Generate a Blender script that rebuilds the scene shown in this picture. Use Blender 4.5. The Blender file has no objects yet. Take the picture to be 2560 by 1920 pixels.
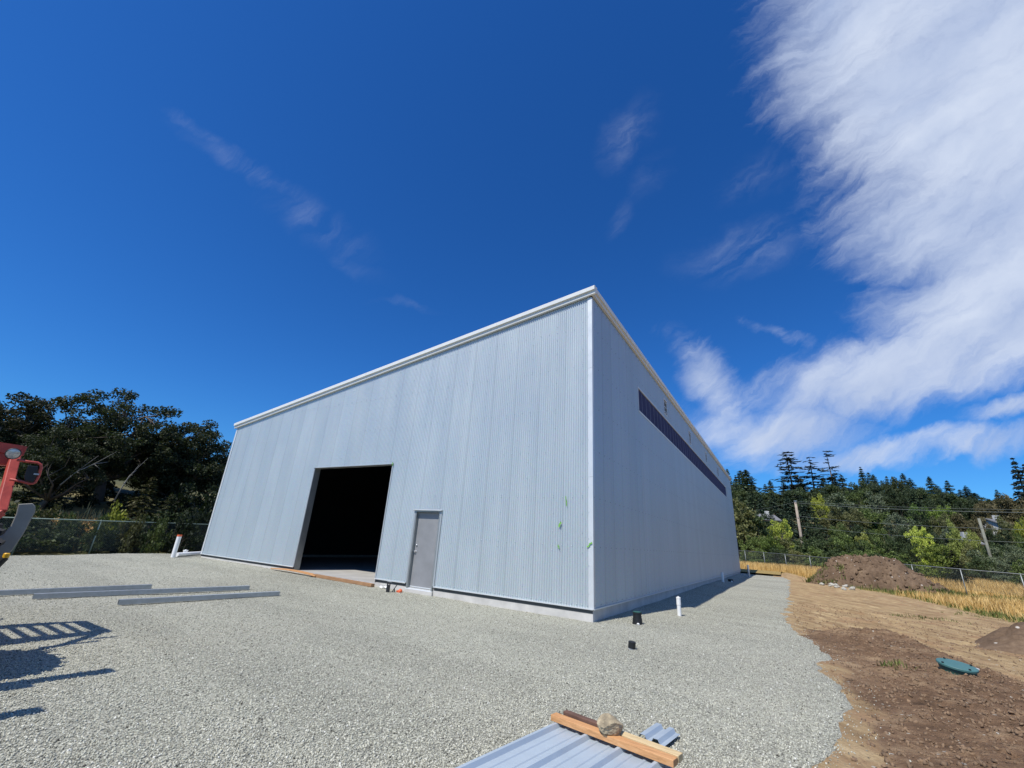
import bpy, bmesh, math, random
import numpy as np
from mathutils import Vector, Matrix, noise as mnoise

scene = bpy.context.scene
COL = scene.collection
rad = math.radians

# ------------------------------------------------------------------ camera
F_PX = 1062.0
CAM_R = np.array([[0.8549, 0.1309, 0.5020], [0.5153, -0.3254, -0.7928], [0.0595, 0.9365, -0.3456]])
u_, s_, v_ = np.linalg.svd(CAM_R)
CAM_R = u_ @ v_
CAM_C = np.array([3.9733, -10.3677, 1.3570])
cam_data = bpy.data.cameras.new("camera")
cam_data.sensor_fit = 'HORIZONTAL'
cam_data.sensor_width = 36.0
cam_data.lens = F_PX / 2560.0 * 36.0
cam_data.clip_start = 0.05
cam_data.clip_end = 5000.0
cam = bpy.data.objects.new("camera", cam_data)
COL.objects.link(cam)
M4 = Matrix([list(CAM_R[i]) + [float(CAM_C[i])] for i in range(3)] + [[0, 0, 0, 1]])
cam.matrix_world = M4
scene.camera = cam

# ------------------------------------------------------------------ exposure
scene.view_settings.view_transform = 'Standard'
scene.view_settings.look = 'None'
scene.view_settings.exposure = 0.0
scene.view_settings.gamma = 1.0
scene.cycles.max_bounces = 6
scene.cycles.diffuse_bounces = 3
scene.cycles.transparent_max_bounces = 8
scene.cycles.use_denoising = True

# ------------------------------------------------------------------ sun
SUN_AZ = 10.5      # direction the light travels, measured from +Y towards +X
SUN_EL = 56.0
sd = bpy.data.lights.new("sun", 'SUN')
sd.energy = 5.0
sd.angle = rad(0.53)
sd.color = (1.0, 0.955, 0.88)
sun = bpy.data.objects.new("sun", sd)
COL.objects.link(sun)
a_, e_ = rad(SUN_AZ), rad(SUN_EL)
SUN_V = Vector((math.sin(a_) * math.cos(e_), math.cos(a_) * math.cos(e_), -math.sin(e_)))
sun.rotation_euler = SUN_V.to_track_quat('-Z', 'Y').to_euler()
sun.location = (-20, -60, 80)


# ------------------------------------------------------------------ node helper
class NT:
    def __init__(self, tree):
        self.t = tree
        self.n = tree.nodes
        self.l = tree.links

    def node(self, kind, **kw):
        nd = self.n.new(kind)
        for k, v in kw.items():
            setattr(nd, k, v)
        return nd

    def put(self, sock, val):
        if isinstance(val, bpy.types.NodeSocket):
            self.l.new(val, sock)
        elif val is not None:
            try:
                sock.default_value = val
            except Exception:
                sock.default_value = (val[0], val[1], val[2], 1.0) if len(val) == 3 else val

    def math(self, op, a, b=None, c=None, clamp=False):
        nd = self.node('ShaderNodeMath', operation=op, use_clamp=clamp)
        self.put(nd.inputs[0], a)
        if b is not None: self.put(nd.inputs[1], b)
        if c is not None: self.put(nd.inputs[2], c)
        return nd.outputs[0]

    def vmath(self, op, a, b=None, scale=None):
        nd = self.node('ShaderNodeVectorMath', operation=op)
        self.put(nd.inputs[0], a)
        if b is not None: self.put(nd.inputs[1], b)
        if scale is not None: self.put(nd.inputs['Scale'], scale)
        return nd.outputs['Value'] if op in ('DOT_PRODUCT', 'LENGTH', 'DISTANCE') else nd.outputs[0]

    def rng(self, v, a, b, c=0.0, d=1.0, smooth=True):
        nd = self.node('ShaderNodeMapRange')
        nd.interpolation_type = 'SMOOTHSTEP' if smooth else 'LINEAR'
        self.put(nd.inputs['Value'], v)
        for k, x in zip(('From Min', 'From Max', 'To Min', 'To Max'), (a, b, c, d)):
            self.put(nd.inputs[k], x)
        return nd.outputs[0]

    def mix(self, f, a, b, blend='MIX'):
        nd = self.node('ShaderNodeMix', data_type='RGBA', blend_type=blend)
        self.put(nd.inputs[0], f)
        self.put(nd.inputs[6], a)
        self.put(nd.inputs[7], b)
        return nd.outputs[2]

    def noise(self, vec, scale=5.0, detail=4.0, rough=0.5, dist=0.0, out='Fac', typ=None):
        nd = self.node('ShaderNodeTexNoise')
        if vec is not None: self.put(nd.inputs['Vector'], vec)
        nd.inputs['Scale'].default_value = scale
        nd.inputs['Detail'].default_value = detail
        nd.inputs['Roughness'].default_value = rough
        nd.inputs['Distortion'].default_value = dist
        return nd.outputs[0] if out == 'Fac' else nd.outputs[1]

    def voro(self, vec, scale, feature='F1', rnd=1.0):
        nd = self.node('ShaderNodeTexVoronoi', feature=feature)
        if vec is not None: self.put(nd.inputs['Vector'], vec)
        nd.inputs['Scale'].default_value = scale
        if 'Randomness' in nd.inputs: nd.inputs['Randomness'].default_value = rnd
        return nd

    def mapping(self, vec, loc=(0, 0, 0), rot=(0, 0, 0), scale=(1, 1, 1), typ='POINT'):
        nd = self.node('ShaderNodeMapping', vector_type=typ)
        self.put(nd.inputs['Vector'], vec)
        nd.inputs['Location'].default_value = loc
        nd.inputs['Rotation'].default_value = rot
        nd.inputs['Scale'].default_value = scale
        return nd.outputs[0]

    def ramp(self, f, stops, interp='LINEAR'):
        nd = self.node('ShaderNodeValToRGB')
        cr = nd.color_ramp
        cr.interpolation = interp
        while len(cr.elements) < len(stops):
            cr.elements.new(0.5)
        for e, (p, c) in zip(cr.elements, stops):
            e.position = p
            e.color = (c[0], c[1], c[2], 1.0)
        self.put(nd.inputs[0], f)
        return nd.outputs[0]


# ------------------------------------------------------------------ world: sky with drifting cirrus
world = bpy.data.worlds.new("World")
scene.world = world
world.use_nodes = True
w = NT(world.node_tree)
w.n.clear()
sky = w.node('ShaderNodeTexSky', sky_type='NISHITA')
sky.sun_disc = False
sky.sun_elevation = rad(SUN_EL)
sky.sun_rotation = rad(SUN_AZ + 180.0)
sky.air_density = 1.0
sky.dust_density = 0.3
sky.ozone_density = 2.0
SKY_STRENGTH = 0.12
hs = w.node('ShaderNodeHueSaturation')
hs.inputs['Saturation'].default_value = 1.22
hs.inputs['Value'].default_value = 1.0
w.put(hs.inputs['Color'], sky.outputs[0])
sky_col = w.mix(1.0, hs.outputs[0], (0.27, 0.67, 1.12, 1), 'MULTIPLY')
D = w.node('ShaderNodeTexCoord').outputs['Generated']
# fixed chart of the sky around one compass direction (units: 1000 = 43 degrees)
AX = Vector(CAM_R[:, 0]); UP = Vector(CAM_R[:, 1]); FW = -Vector(CAM_R[:, 2])
df = w.math('MAXIMUM', w.vmath('DOT_PRODUCT', D, tuple(FW)), 0.06)
cu = w.math('MULTIPLY_ADD', w.math('DIVIDE', w.vmath('DOT_PRODUCT', D, tuple(AX)), df), F_PX / 1000, 1.28)
cv = w.math('MULTIPLY_ADD', w.math('DIVIDE', w.vmath('DOT_PRODUCT', D, tuple(UP)), df), -F_PX / 1000, 0.96)
cb = w.node('ShaderNodeCombineXYZ')
w.put(cb.inputs[0], cu); w.put(cb.inputs[1], cv)
P0 = cb.outputs[0]
# domain warp makes ragged feathered edges
wn = w.vmath('SUBTRACT', w.noise(P0, 2.6, 6, 0.58, out='Color'), (0.5, 0.5, 0.5))
wn2 = w.vmath('SUBTRACT', w.noise(P0, 9.0, 5, 0.6, out='Color'), (0.5, 0.5, 0.5))
PW = w.vmath('ADD', P0, w.vmath('SCALE', wn, scale=0.17))
PW = w.vmath('ADD', PW, w.vmath('SCALE', wn2, scale=0.06))


def lobe(cx, cy, rx, ry, ang, lo=1.0, hi=0.35, wgt=1.0):
    m = w.mapping(PW, loc=(cx / 1000, cy / 1000, 0), rot=(0, 0, rad(ang)), scale=(rx / 1000, ry / 1000, 1), typ='TEXTURE')
    return w.rng(w.vmath('LENGTH', m), lo, hi, 0.0, wgt)


CLOUDS = [  # cx, cy, rx, ry, angle, outer, inner, weight
    (2700, 60, 1010, 760, 0, 1.0, 0.5, 1.0),
    (2640, 560, 800, 320, 0, 1.0, 0.35, 0.95),
    (2300, 930, 700, 165, -10, 1.0, 0.15, 0.92),
    (2600, 770, 600, 260, -8, 1.0, 0.3, 1.0),
    (1775, 960, 270, 120, 36, 1.0, 0.0, 0.80),
    (1930, 1075, 440, 150, 0, 1.0, 0.0, 0.82),
    (2280, 1122, 700, 66, -5, 1.0, 0.2, 0.72),
    (2570, 1015, 300, 60, -12, 1.0, 0.1, 0.7),
    (1960, 850, 240, 40, 18, 1.0, 0.0, 0.42),
]
dens = None
for c in CLOUDS:
    v = lobe(*c)
    dens = v if dens is None else w.math('MAXIMUM', dens, v)
# unseen cloud veil added to the east to neutralise fill on the side wall
east = w.rng(w.vmath('DOT_PRODUCT', D, (0.955, -0.22, 0.20)), 0.42, 0.85, 0.0, 0.95)
# filaments: noise stretched along the wind
PF = w.mapping(PW, rot=(0, 0, rad(-38)), scale=(1.0, 0.20, 1.0), typ='TEXTURE')
fil = w.noise(PF, 2.6, 10, 0.64, 0.45)
fil2 = w.noise(w.mapping(PW, rot=(0, 0, rad(-24)), scale=(1.0, 0.22, 1.0), typ='TEXTURE'), 7.0, 8, 0.68, 0.3)
ff = w.math('ADD', w.math('MULTIPLY', fil, 0.7), w.math('MULTIPLY', fil2, 0.3))
body = w.rng(w.math('ADD', w.math('MULTIPLY', ff, 1.10), w.math('MULTIPLY', dens, 0.88)), 0.70, 1.48)
body = w.math('MULTIPLY', body, w.rng(dens, 0.0, 0.25))
# faint wisps in the open blue
WISPS = [
    (660, 445, 330, 34, 33, 1.0, 0.0, 0.26), (800, 560, 210, 70, 24, 1.0, 0.0, 0.24), (490, 315, 110, 22, 34, 1.0, 0.0, 0.22),
    (880, 650, 130, 34, 28, 1.0, 0.0, 0.10),
    (1575, 320, 75, 150, 34, 1.0, 0.0, 0.34), (1545, 540, 40, 80, 30, 1.0, 0.0, 0.22), (1620, 430, 60, 110, 30, 1.0, 0.0, 0.12),
    (1880, 440, 170, 70, -25, 1.0, 0.0, 0.22), (1010, 755, 110, 14, 3, 1.0, 0.0, 0.12), (1860, 640, 230, 100, -20, 1.0, 0.0, 0.40),
]
wis = None
for c in WISPS:
    v = lobe(*c)
    wis = v if wis is None else w.math('MAXIMUM', wis, v)
wis = w.math('MULTIPLY', wis, w.rng(ff, 0.38, 0.74, 0.0, 0.78))
dd = w.math('MAXIMUM', w.math('MAXIMUM', body, wis), w.math('MULTIPLY', east, 0.16))
# no clouds below the horizon
sz = w.node('ShaderNodeSeparateXYZ')
w.put(sz.inputs[0], D)
dd = w.math('MULTIPLY', dd, w.rng(sz.outputs[2], -0.02, 0.05))
shade = w.noise(w.mapping(PW, rot=(0, 0, rad(-36)), scale=(1.0, 0.42, 1), typ='TEXTURE'), 1.9, 5, 0.55)
CLB = 1.0 / SKY_STRENGTH
ccol = w.ramp(shade, [(0.30, (0.42 * CLB, 0.52 * CLB, 0.75 * CLB)), (0.64, (0.67 * CLB, 0.75 * CLB, 0.91 * CLB))])
ccol2 = w.node('ShaderNodeMix', data_type='RGBA')
final = w.mix(w.math('MULTIPLY', dd, 0.95), sky_col, ccol)
bg = w.node('ShaderNodeBackground')
w.put(bg.inputs[0], final)
bg.inputs[1].default_value = SKY_STRENGTH
wo = w.node('ShaderNodeOutputWorld')
w.l.new(bg.outputs[0], wo.inputs[0])
w.n.remove(ccol2.id_data.nodes[ccol2.name])


# ------------------------------------------------------------------ picture-to-place helpers (surveying from the camera)
def wray(px, py):
    return CAM_R @ np.array([(px - 1280) / F_PX, -(py - 960) / F_PX, -1.0])


def sstep(a, b, x):
    t = np.clip((np.asarray(x, float) - a) / (b - a), 0, 1)
    return t * t * (3 - 2 * t)


def fbm(x, y, scale, octaves=4, seed=0, rough=0.5):
    """value noise fBm, vectorised"""
    x = np.asarray(x, float) * scale + seed * 17.31
    y = np.asarray(y, float) * scale - seed * 9.17
    tot = np.zeros_like(x); amp = 1.0; norm = 0
    for o in range(octaves):
        xi = np.floor(x).astype(np.int64); yi = np.floor(y).astype(np.int64)
        fx = x - xi; fy = y - yi
        fx = fx * fx * (3 - 2 * fx); fy = fy * fy * (3 - 2 * fy)

        def h(i, j):
            n = (i * 374761393 + j * 668265263 + (seed + o) * 974711) & 0xFFFFFFFF
            n = ((n ^ (n >> 13)) * 1274126177) & 0xFFFFFFFF
            return ((n ^ (n >> 16)) & 0xFFFF) / 65535.0
        a = h(xi, yi); b = h(xi + 1, yi); c = h(xi, yi + 1); d = h(xi + 1, yi + 1)
        tot += amp * ((a * (1 - fx) + b * fx) * (1 - fy) + (c * (1 - fx) + d * fx) * fy)
        norm += amp; amp *= rough; x = x * 2.03 + 11.7; y = y * 2.03 - 5.3
    return tot / norm - 0.5


def gz(x, y):
    """height of the finished yard"""
    x = np.asarray(x, float); y = np.asarray(y, float)
    return -0.29 + 0.12 * sstep(0, 18, -x) * sstep(-7, -1, y)


def terrain(x, y):
    x = np.asarray(x, float); y = np.asarray(y, float)
    z = gz(x, y)
    # bank west of the yard
    z = z + 2.3 * sstep(22.5, 31, -x) + 6.5 * sstep(31, 70, -x)
    dx, dy = x - CAM_C[0], y - CAM_C[1]
    d = np.hypot(dx, dy)
    az = np.degrees(np.arctan2(dx, dy))
    back = sstep(-45, -25, az) * (1 - sstep(95, 125, az))
    z = z + back * (0.35 * sstep(42, 54, d) - 0.6 * sstep(60, 74, d) + 20.0 * sstep(70, 215, d) + 6 * sstep(200, 330, d))
    return z


def on_ground(px, py, off=0.0):
    v = wray(px, py); z = -0.29
    for _ in range(12):
        t = (z + off - CAM_C[2]) / v[2]
        p = CAM_C + v * t
        z = float(terrain(p[0], p[1]))
    return Vector((p[0], p[1], z))


def at_dist(px, py, d):
    v = wray(px, py)
    return Vector(CAM_C + v * d / math.hypot(v[0], v[1]))


def on_front(px, py, y=0.0):
    v = wray(px, py)
    return Vector(CAM_C + v * (y - CAM_C[1]) / v[1])


def on_side(px, py, x=0.0):
    v = wray(px, py)
    return Vector(CAM_C + v * (x - CAM_C[0]) / v[0])


# ------------------------------------------------------------------ object helpers
def tag(o, label=None, cat=None, group=None, kind=None):
    if label: o["label"] = label
    if cat: o["category"] = cat
    if group: o["group"] = group
    if kind: o["kind"] = kind
    return o


def empty(name, loc=(0, 0, 0), rotz=0.0):
    o = bpy.data.objects.new(name, None)
    COL.objects.link(o)
    o.location = loc
    o.rotation_euler = (0, 0, rotz)
    o.empty_display_size = 0.2
    return o


class MB:
    """collects verts and faces, builds one mesh object"""

    def __init__(self):
        self.v = []; self.f = []; self.m = []

    def add(self, verts, faces, mat=0):
        b = len(self.v)
        self.v.extend([tuple(map(float, p)) for p in verts])
        self.f.extend([tuple(b + i for i in f) for f in faces])
        self.m.extend([mat] * len(faces))

    def box(self, x0, x1, y0, y1, z0, z1, mat=0, mtx=None):
        vs = [(x0, y0, z0), (x1, y0, z0), (x1, y1, z0), (x0, y1, z0), (x0, y0, z1), (x1, y0, z1), (x1, y1, z1), (x0, y1, z1)]
        if mtx is not None: vs = [mtx @ Vector(p) for p in vs]
        self.add(vs, [(3, 2, 1, 0), (4, 5, 6, 7), (0, 1, 5, 4), (1, 2, 6, 5), (2, 3, 7, 6), (3, 0, 4, 7)], mat)

    def bar(self, a, b, w, h, up=(0, 0, 1), mat=0):
        a = Vector(a); b = Vector(b); d = (b - a); L = d.length; d.normalize()
        s = d.cross(Vector(up))
        if s.length < 1e-4: s = d.cross(Vector((1, 0, 0)))
        s.normalize(); t = s.cross(d)
        vs = []
        for p in (a, b):
            for i, j in ((-1, -1), (1, -1), (1, 1), (-1, 1)):
                vs.append(p + s * (w / 2 * i) + t * (h / 2 * j))
        self.add(vs, [(0, 1, 2, 3), (7, 6, 5, 4), (0, 4, 5, 1), (1, 5, 6, 2), (2, 6, 7, 3), (3, 7, 4, 0)], mat)

    def tube(self, pts, radii, n=8, cap=True, mat=0):
        pts = [Vector(p) for p in pts]
        if not hasattr(radii, '__len__'): radii = [radii] * len(pts)
        rings = []
        prev = None
        for i, p in enumerate(pts):
            d = (pts[min(i + 1, len(pts) - 1)] - pts[max(i - 1, 0)])
            if d.length < 1e-9: d = Vector((0, 0, 1))
            d.normalize()
            if prev is None:
                s = d.cross(Vector((0, 0, 1)) if abs(d.z) < 0.9 else Vector((1, 0, 0)))
            else:
                s = prev - d * prev.dot(d)
            s.normalize(); prev = s
            t = d.cross(s)
            rings.append([p + (s * math.cos(2 * math.pi * k / n) + t * math.sin(2 * math.pi * k / n)) * radii[i] for k in range(n)])
        vs = [q for r in rings for q in r]
        fs = []
        for i in range(len(rings) - 1):
            for k in range(n):
                k2 = (k + 1) % n
                fs.append((i * n + k, i * n + k2, (i + 1) * n + k2, (i + 1) * n + k))
        if cap:
            fs.append(tuple(range(n - 1, -1, -1)))
            fs.append(tuple((len(rings) - 1) * n + k for k in range(n)))
        self.add(vs, fs, mat)

    def lathe(self, prof, n=24, center=(0, 0, 0), axis='Z', mat=0, mtx=None):
        vs = []
        for r, z in prof:
            for k in range(n):
                a = 2 * math.pi * k / n
                p = Vector((r * math.cos(a), r * math.sin(a), z))
                if axis == 'Y': p = Vector((p.x, p.z, p.y))
                if mtx is not None: p = mtx @ p
                vs.append(p + Vector(center))
        fs = []
        for i in range(len(prof) - 1):
            for k in range(n):
                k2 = (k + 1) % n
                fs.append((i * n + k, i * n + k2, (i + 1) * n + k2, (i + 1) * n + k))
        self.add(vs, fs, mat)

    def extrude(self, poly, a, b, axis='X', mat=0):
        """poly of 2D points, extruded along an axis between a and b"""
        n = len(poly)

        def P(t, q):
            return (t, q[0], q[1]) if axis == 'X' else ((q[0], t, q[1]) if axis == 'Y' else (q[0], q[1], t))
        vs = [P(a, q) for q in poly] + [P(b, q) for q in poly]
        fs = [(i, (i + 1) % n, n + (i + 1) % n, n + i) for i in range(n)]
        fs += [tuple(range(n - 1, -1, -1)), tuple(range(n, 2 * n))]
        self.add(vs, fs, mat)

    def build(self, name, mats, parent=None, smooth=False, bevel=0.0, recalc=True):
        me = bpy.data.meshes.new(name)
        me.from_pydata(self.v, [], self.f)
        if not isinstance(mats, (list, tuple)): mats = [mats]
        for m in mats: me.materials.append(m)
        if len(mats) > 1: me.polygons.foreach_set('material_index', self.m)
        if recalc:
            bm = bmesh.new(); bm.from_mesh(me)
            bmesh.ops.recalc_face_normals(bm, faces=bm.faces)
            bm.to_mesh(me); bm.free()
        if smooth: me.polygons.foreach_set('use_smooth', [True] * len(me.polygons))
        me.update()
        o = bpy.data.objects.new(name, me)
        COL.objects.link(o)
        if parent is not None: o.parent = parent
        if bevel > 0:
            md = o.modifiers.new('bevel', 'BEVEL'); md.width = bevel; md.segments = 2; md.limit_method = 'ANGLE'
        return o


def np_mesh(name, verts, faces, mat, parent=None, smooth=False, attrs=None, link=True):
    """fast mesh of equal-sized polygons from numpy arrays"""
    verts = np.ascontiguousarray(verts, np.float32); faces = np.ascontiguousarray(faces, np.int32)
    me = bpy.data.meshes.new(name)
    k = faces.shape[1]
    me.vertices.add(len(verts)); me.vertices.foreach_set('co', verts.ravel())
    me.loops.add(faces.size); me.loops.foreach_set('vertex_index', faces.ravel())
    me.polygons.add(len(faces)); me.polygons.foreach_set('loop_start', np.arange(0, faces.size, k, dtype=np.int32))
    try: me.polygons.foreach_set('loop_total', np.full(len(faces), k, np.int32))
    except Exception: pass
    if smooth: me.polygons.foreach_set('use_smooth', np.ones(len(faces), bool))
    if attrs:
        for an, arr in attrs.items():
            at = me.attributes.new(an, 'FLOAT', 'POINT')
            at.data.foreach_set('value', np.ascontiguousarray(arr, np.float32).ravel())
    me.materials.append(mat)
    me.update(calc_edges=True)
    me.validate(verbose=False)
    if not link: return me
    o = bpy.data.objects.new(name, me)
    COL.objects.link(o)
    if parent is not None: o.parent = parent
    return o


def grid_mesh(name, X, Y, Z, mat, smooth=True, attrs=None, keep=None):
    ny, nx = X.shape
    v = np.stack([X, Y, Z], -1).reshape(-1, 3)
    idx = np.arange(nx * ny).reshape(ny, nx)
    f = np.stack([idx[:-1, :-1], idx[:-1, 1:], idx[1:, 1:], idx[1:, :-1]], -1).reshape(-1, 4)
    if keep is not None:
        kk = keep.reshape(ny, nx)
        fk = (kk[:-1, :-1] & kk[:-1, 1:] & kk[1:, 1:] & kk[1:, :-1]).reshape(-1)
        f = f[fk]
    return np_mesh(name, v, f, mat, smooth=smooth, attrs=attrs)


# ------------------------------------------------------------------ materials
def mat_new(name):
    m = bpy.data.materials.new(name)
    m.use_nodes = True
    t = NT(m.node_tree)
    b = t.n.get('Principled BSDF')
    return m, t, b


def simple(name, col, rough=0.6, metal=0.0, var=0.12, scale=6.0, bump=0.0, bscale=40.0, spec=0.5):
    m, t, b = mat_new(name)
    co = t.node('ShaderNodeTexCoord').outputs['Object']
    n = t.noise(co, scale, 5, 0.6)
    lo = tuple(c * (1 - var) for c in col); hi = tuple(min(1, c * (1 + var)) for c in col)
    t.put(b.inputs['Base Color'], t.ramp(n, [(0.3, lo), (0.7, hi)]))
    t.put(b.inputs['Roughness'], t.rng(n, 0.2, 0.8, max(0.02, rough - 0.08), min(1, rough + 0.08)))
    b.inputs['Metallic'].default_value = metal
    b.inputs['Specular IOR Level'].default_value = spec
    if bump > 0:
        bp = t.node('ShaderNodeBump'); bp.inputs['Strength'].default_value = bump; bp.inputs['Distance'].default_value = 0.01
        t.put(bp.inputs['Height'], t.noise(co, bscale, 4, 0.6)); t.l.new(bp.outputs[0], b.inputs['Normal'])
    return m


def mat_cladding():
    """bare zinc-aluminium corrugated sheet: pale blue grey, spangle, slight tone change from sheet to sheet"""
    m, t, b = mat_new('zinc cladding')
    co = t.node('ShaderNodeTexCoord').outputs['Object']
    sp = t.node('ShaderNodeSeparateXYZ'); t.put(sp.inputs[0], co)
    s = t.math('FLOOR', t.math('DIVIDE', t.math('ADD', sp.outputs[0], sp.outputs[1]), 0.816))
    wn = t.node('ShaderNodeTexWhiteNoise', noise_dimensions='1D'); t.put(wn.inputs['W'], s)
    tone = t.rng(wn.outputs['Value'], 0, 1, 0.97, 1.025, smooth=False)
    fr_ = t.math('FRACT', t.math('DIVIDE', t.math('ADD', sp.outputs[0], sp.outputs[1]), 0.816))
    tone = t.math('MULTIPLY', tone, t.rng(t.math('ABSOLUTE', t.math('SUBTRACT', fr_, 0.5)), 0.484, 0.492, 1.0, 0.80))      # side laps: their shadow gap and grime painted as a darker line
    big = t.noise(t.mapping(co, scale=(1, 1, 0.25)), 1.3, 4, 0.55)
    spang = t.voro(co, 60).outputs['Color']
    base = t.ramp(big, [(0.25, (0.490, 0.550, 0.570)), (0.75, (0.540, 0.595, 0.610))])
    base = t.mix(0.10, base, spang, 'OVERLAY')
    base = t.vmath('SCALE', base, scale=tone)
    # water streaks
    st = t.noise(t.mapping(co, scale=(4, 4, 0.10)), 1.2, 4, 0.6)
    base = t.vmath('SCALE', base, scale=t.rng(st, 0.25, 0.75, 0.975, 1.02))
    t.put(b.inputs['Base Color'], base)
    b.inputs['Metallic'].default_value = 0.30
    t.put(b.inputs['Roughness'], t.rng(big, 0.2, 0.8, 0.34, 0.46))
    return m


M = {}
M['cladding'] = mat_cladding()
M['trim'] = simple('trim', (0.66, 0.69, 0.69), 0.4, 0.25, 0.04, 2.0)
M['fascia'] = simple('fascia paint', (0.74, 0.74, 0.70), 0.38, 0.0, 0.03, 2.0)
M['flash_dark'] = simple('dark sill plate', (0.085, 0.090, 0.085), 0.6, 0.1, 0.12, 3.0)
M['trim_grey'] = simple('grey trim', (0.40, 0.43, 0.44), 0.45, 0.25, 0.06, 2.0)
M['concrete'] = simple('concrete', (0.54, 0.525, 0.485), 0.85, 0, 0.16, 2.2, 0.25, 60)
M['slab'] = simple('slab', (0.40, 0.39, 0.365), 0.75, 0, 0.14, 1.5, 0.1, 60)
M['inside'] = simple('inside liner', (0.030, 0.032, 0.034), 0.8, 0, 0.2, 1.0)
M['jamb'] = simple('jamb steel', (0.34, 0.36, 0.35), 0.4, 0.6, 0.12, 3)
M['door'] = simple('door paint', (0.245, 0.250, 0.255), 0.55, 0, 0.10, 2.5)
M['chrome'] = simple('satin chrome', (0.72, 0.72, 0.70), 0.25, 0.9, 0.05)
M['glass_strip'] = simple('smoked panel', (0.070, 0.082, 0.160), 0.9, 0, 0.15, 1.5, spec=0.0)
M['dark_frame'] = simple('dark frame', (0.20, 0.22, 0.32), 0.8, 0.0, 0.08, spec=0.0)
M['screw'] = simple('screw heads', (0.54, 0.60, 0.62), 0.4, 0.3, 0.1)
M['screw_dark'] = simple('screw washers', (0.22, 0.25, 0.28), 0.6, 0.1, 0.1)
M['pvc'] = simple('white plastic pipe', (0.80, 0.80, 0.78), 0.35, 0, 0.03, 8)
M['pvc_grey'] = simple('grey plastic pipe', (0.36, 0.37, 0.38), 0.45, 0, 0.08, 8)
M['black'] = simple('black plastic', (0.012, 0.013, 0.014), 0.5, 0, 0.2, 8)
M['lid_green'] = simple('green lid plastic', (0.030, 0.105, 0.085), 0.5, 0, 0.15, 8)
M['orange'] = simple('orange plastic', (0.70, 0.13, 0.045), 0.5, 0, 0.1, 8)
M['void'] = simple('dark recess', (0.010, 0.010, 0.011), 1.0, 0, 0.1, 8, spec=0.0)
M['tape'] = simple('green tape', (0.16, 0.42, 0.06), 0.6, 0, 0.1, 20)
M['paper'] = simple('white plastic scrap', (0.80, 0.82, 0.80), 0.6, 0, 0.05, 20)
M['red'] = simple('red machine paint', (0.44, 0.065, 0.045), 0.55, 0, 0.28, 5, 0.15, 40)
M['tyre'] = simple('tyre rubber', (0.018, 0.018, 0.018), 0.8, 0, 0.2, 10, 0.3, 80)
M['machine_dark'] = simple('dark machine steel', (0.045, 0.047, 0.045), 0.5, 0.3, 0.2, 6)
M['machine_grey'] = simple('grey machine steel', (0.27, 0.26, 0.22), 0.6, 0.1, 0.15, 5)
M['yellow'] = simple('yellow cap', (0.75, 0.42, 0.02), 0.5, 0, 0.1)
M['lens'] = simple('lamp lens', (0.55, 0.55, 0.50), 0.12, 0.3, 0.2, 30)
M['galv'] = simple('galvanised steel', (0.42, 0.45, 0.46), 0.42, 0.5, 0.12, 12)
M['fence'] = simple('fence zinc', (0.27, 0.29, 0.28), 0.45, 0.4, 0.1, 6)
M['fence_wire'] = simple('fence wire', (0.125, 0.155, 0.14), 0.6, 0.2, 0.1, 6)
M['fence_green'] = simple('fence dark green', (0.19, 0.25, 0.21), 0.5, 0.3, 0.1, 6)
M['pole'] = simple('weathered pole', (0.34, 0.28, 0.215), 0.85, 0, 0.25, 3, 0.3, 30)
M['pole_grey'] = simple('grey pole', (0.20, 0.20, 0.155), 0.9, 0, 0.25, 3, 0.3, 30)
M['wire'] = simple('power cable', (0.20, 0.22, 0.19), 0.5, 0.3, 0.1)
M['roof_grey'] = simple('roof shingle', (0.17, 0.17, 0.175), 0.85, 0, 0.2, 6)
M['wall_brown'] = simple('brown siding', (0.26, 0.15, 0.085), 0.8, 0, 0.1, 4)
M['wall_white'] = simple('white siding', (0.42, 0.42, 0.40), 0.7, 0, 0.04, 4)
M['pane'] = simple('window pane', (0.03, 0.04, 0.05), 0.1, 0, 0.1)
M['rubble'] = simple('pale rubble', (0.40, 0.385, 0.33), 0.85, 0, 0.25, 4, 0.4, 14)


def mat_wood(name, a, c):
    m, t, b = mat_new(name)
    co = t.node('ShaderNodeTexCoord').outputs['Object']
    g = t.noise(t.mapping(co, scale=(1.2, 14, 14)), 3.0, 6, 0.65, 0.6)
    kn = t.voro(t.mapping(co, scale=(2.0, 9, 9)), 1.0)
    col = t.ramp(g, [(0.28, tuple(x * 0.62 for x in a)), (0.5, a), (0.75, c)])
    k = t.rng(kn.outputs['Distance'], 0.05, 0.14, 0.45, 1.0)
    t.put(b.inputs['Base Color'], t.vmath('SCALE', col, scale=k))
    b.inputs['Roughness'].default_value = 0.7
    bp = t.node('ShaderNodeBump'); bp.inputs['Strength'].default_value = 0.2; bp.inputs['Distance'].default_value = 0.004
    t.put(bp.inputs['Height'], g); t.l.new(bp.outputs[0], b.inputs['Normal'])
    return m


M['fir'] = mat_wood('orange fir', (0.56, 0.285, 0.115), (0.66, 0.38, 0.18))
M['fir_pale'] = mat_wood('pale fir', (0.62, 0.46, 0.24), (0.70, 0.56, 0.34))
M['fir_old'] = mat_wood('weathered fir', (0.33, 0.18, 0.085), (0.45, 0.27, 0.13))


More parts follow.
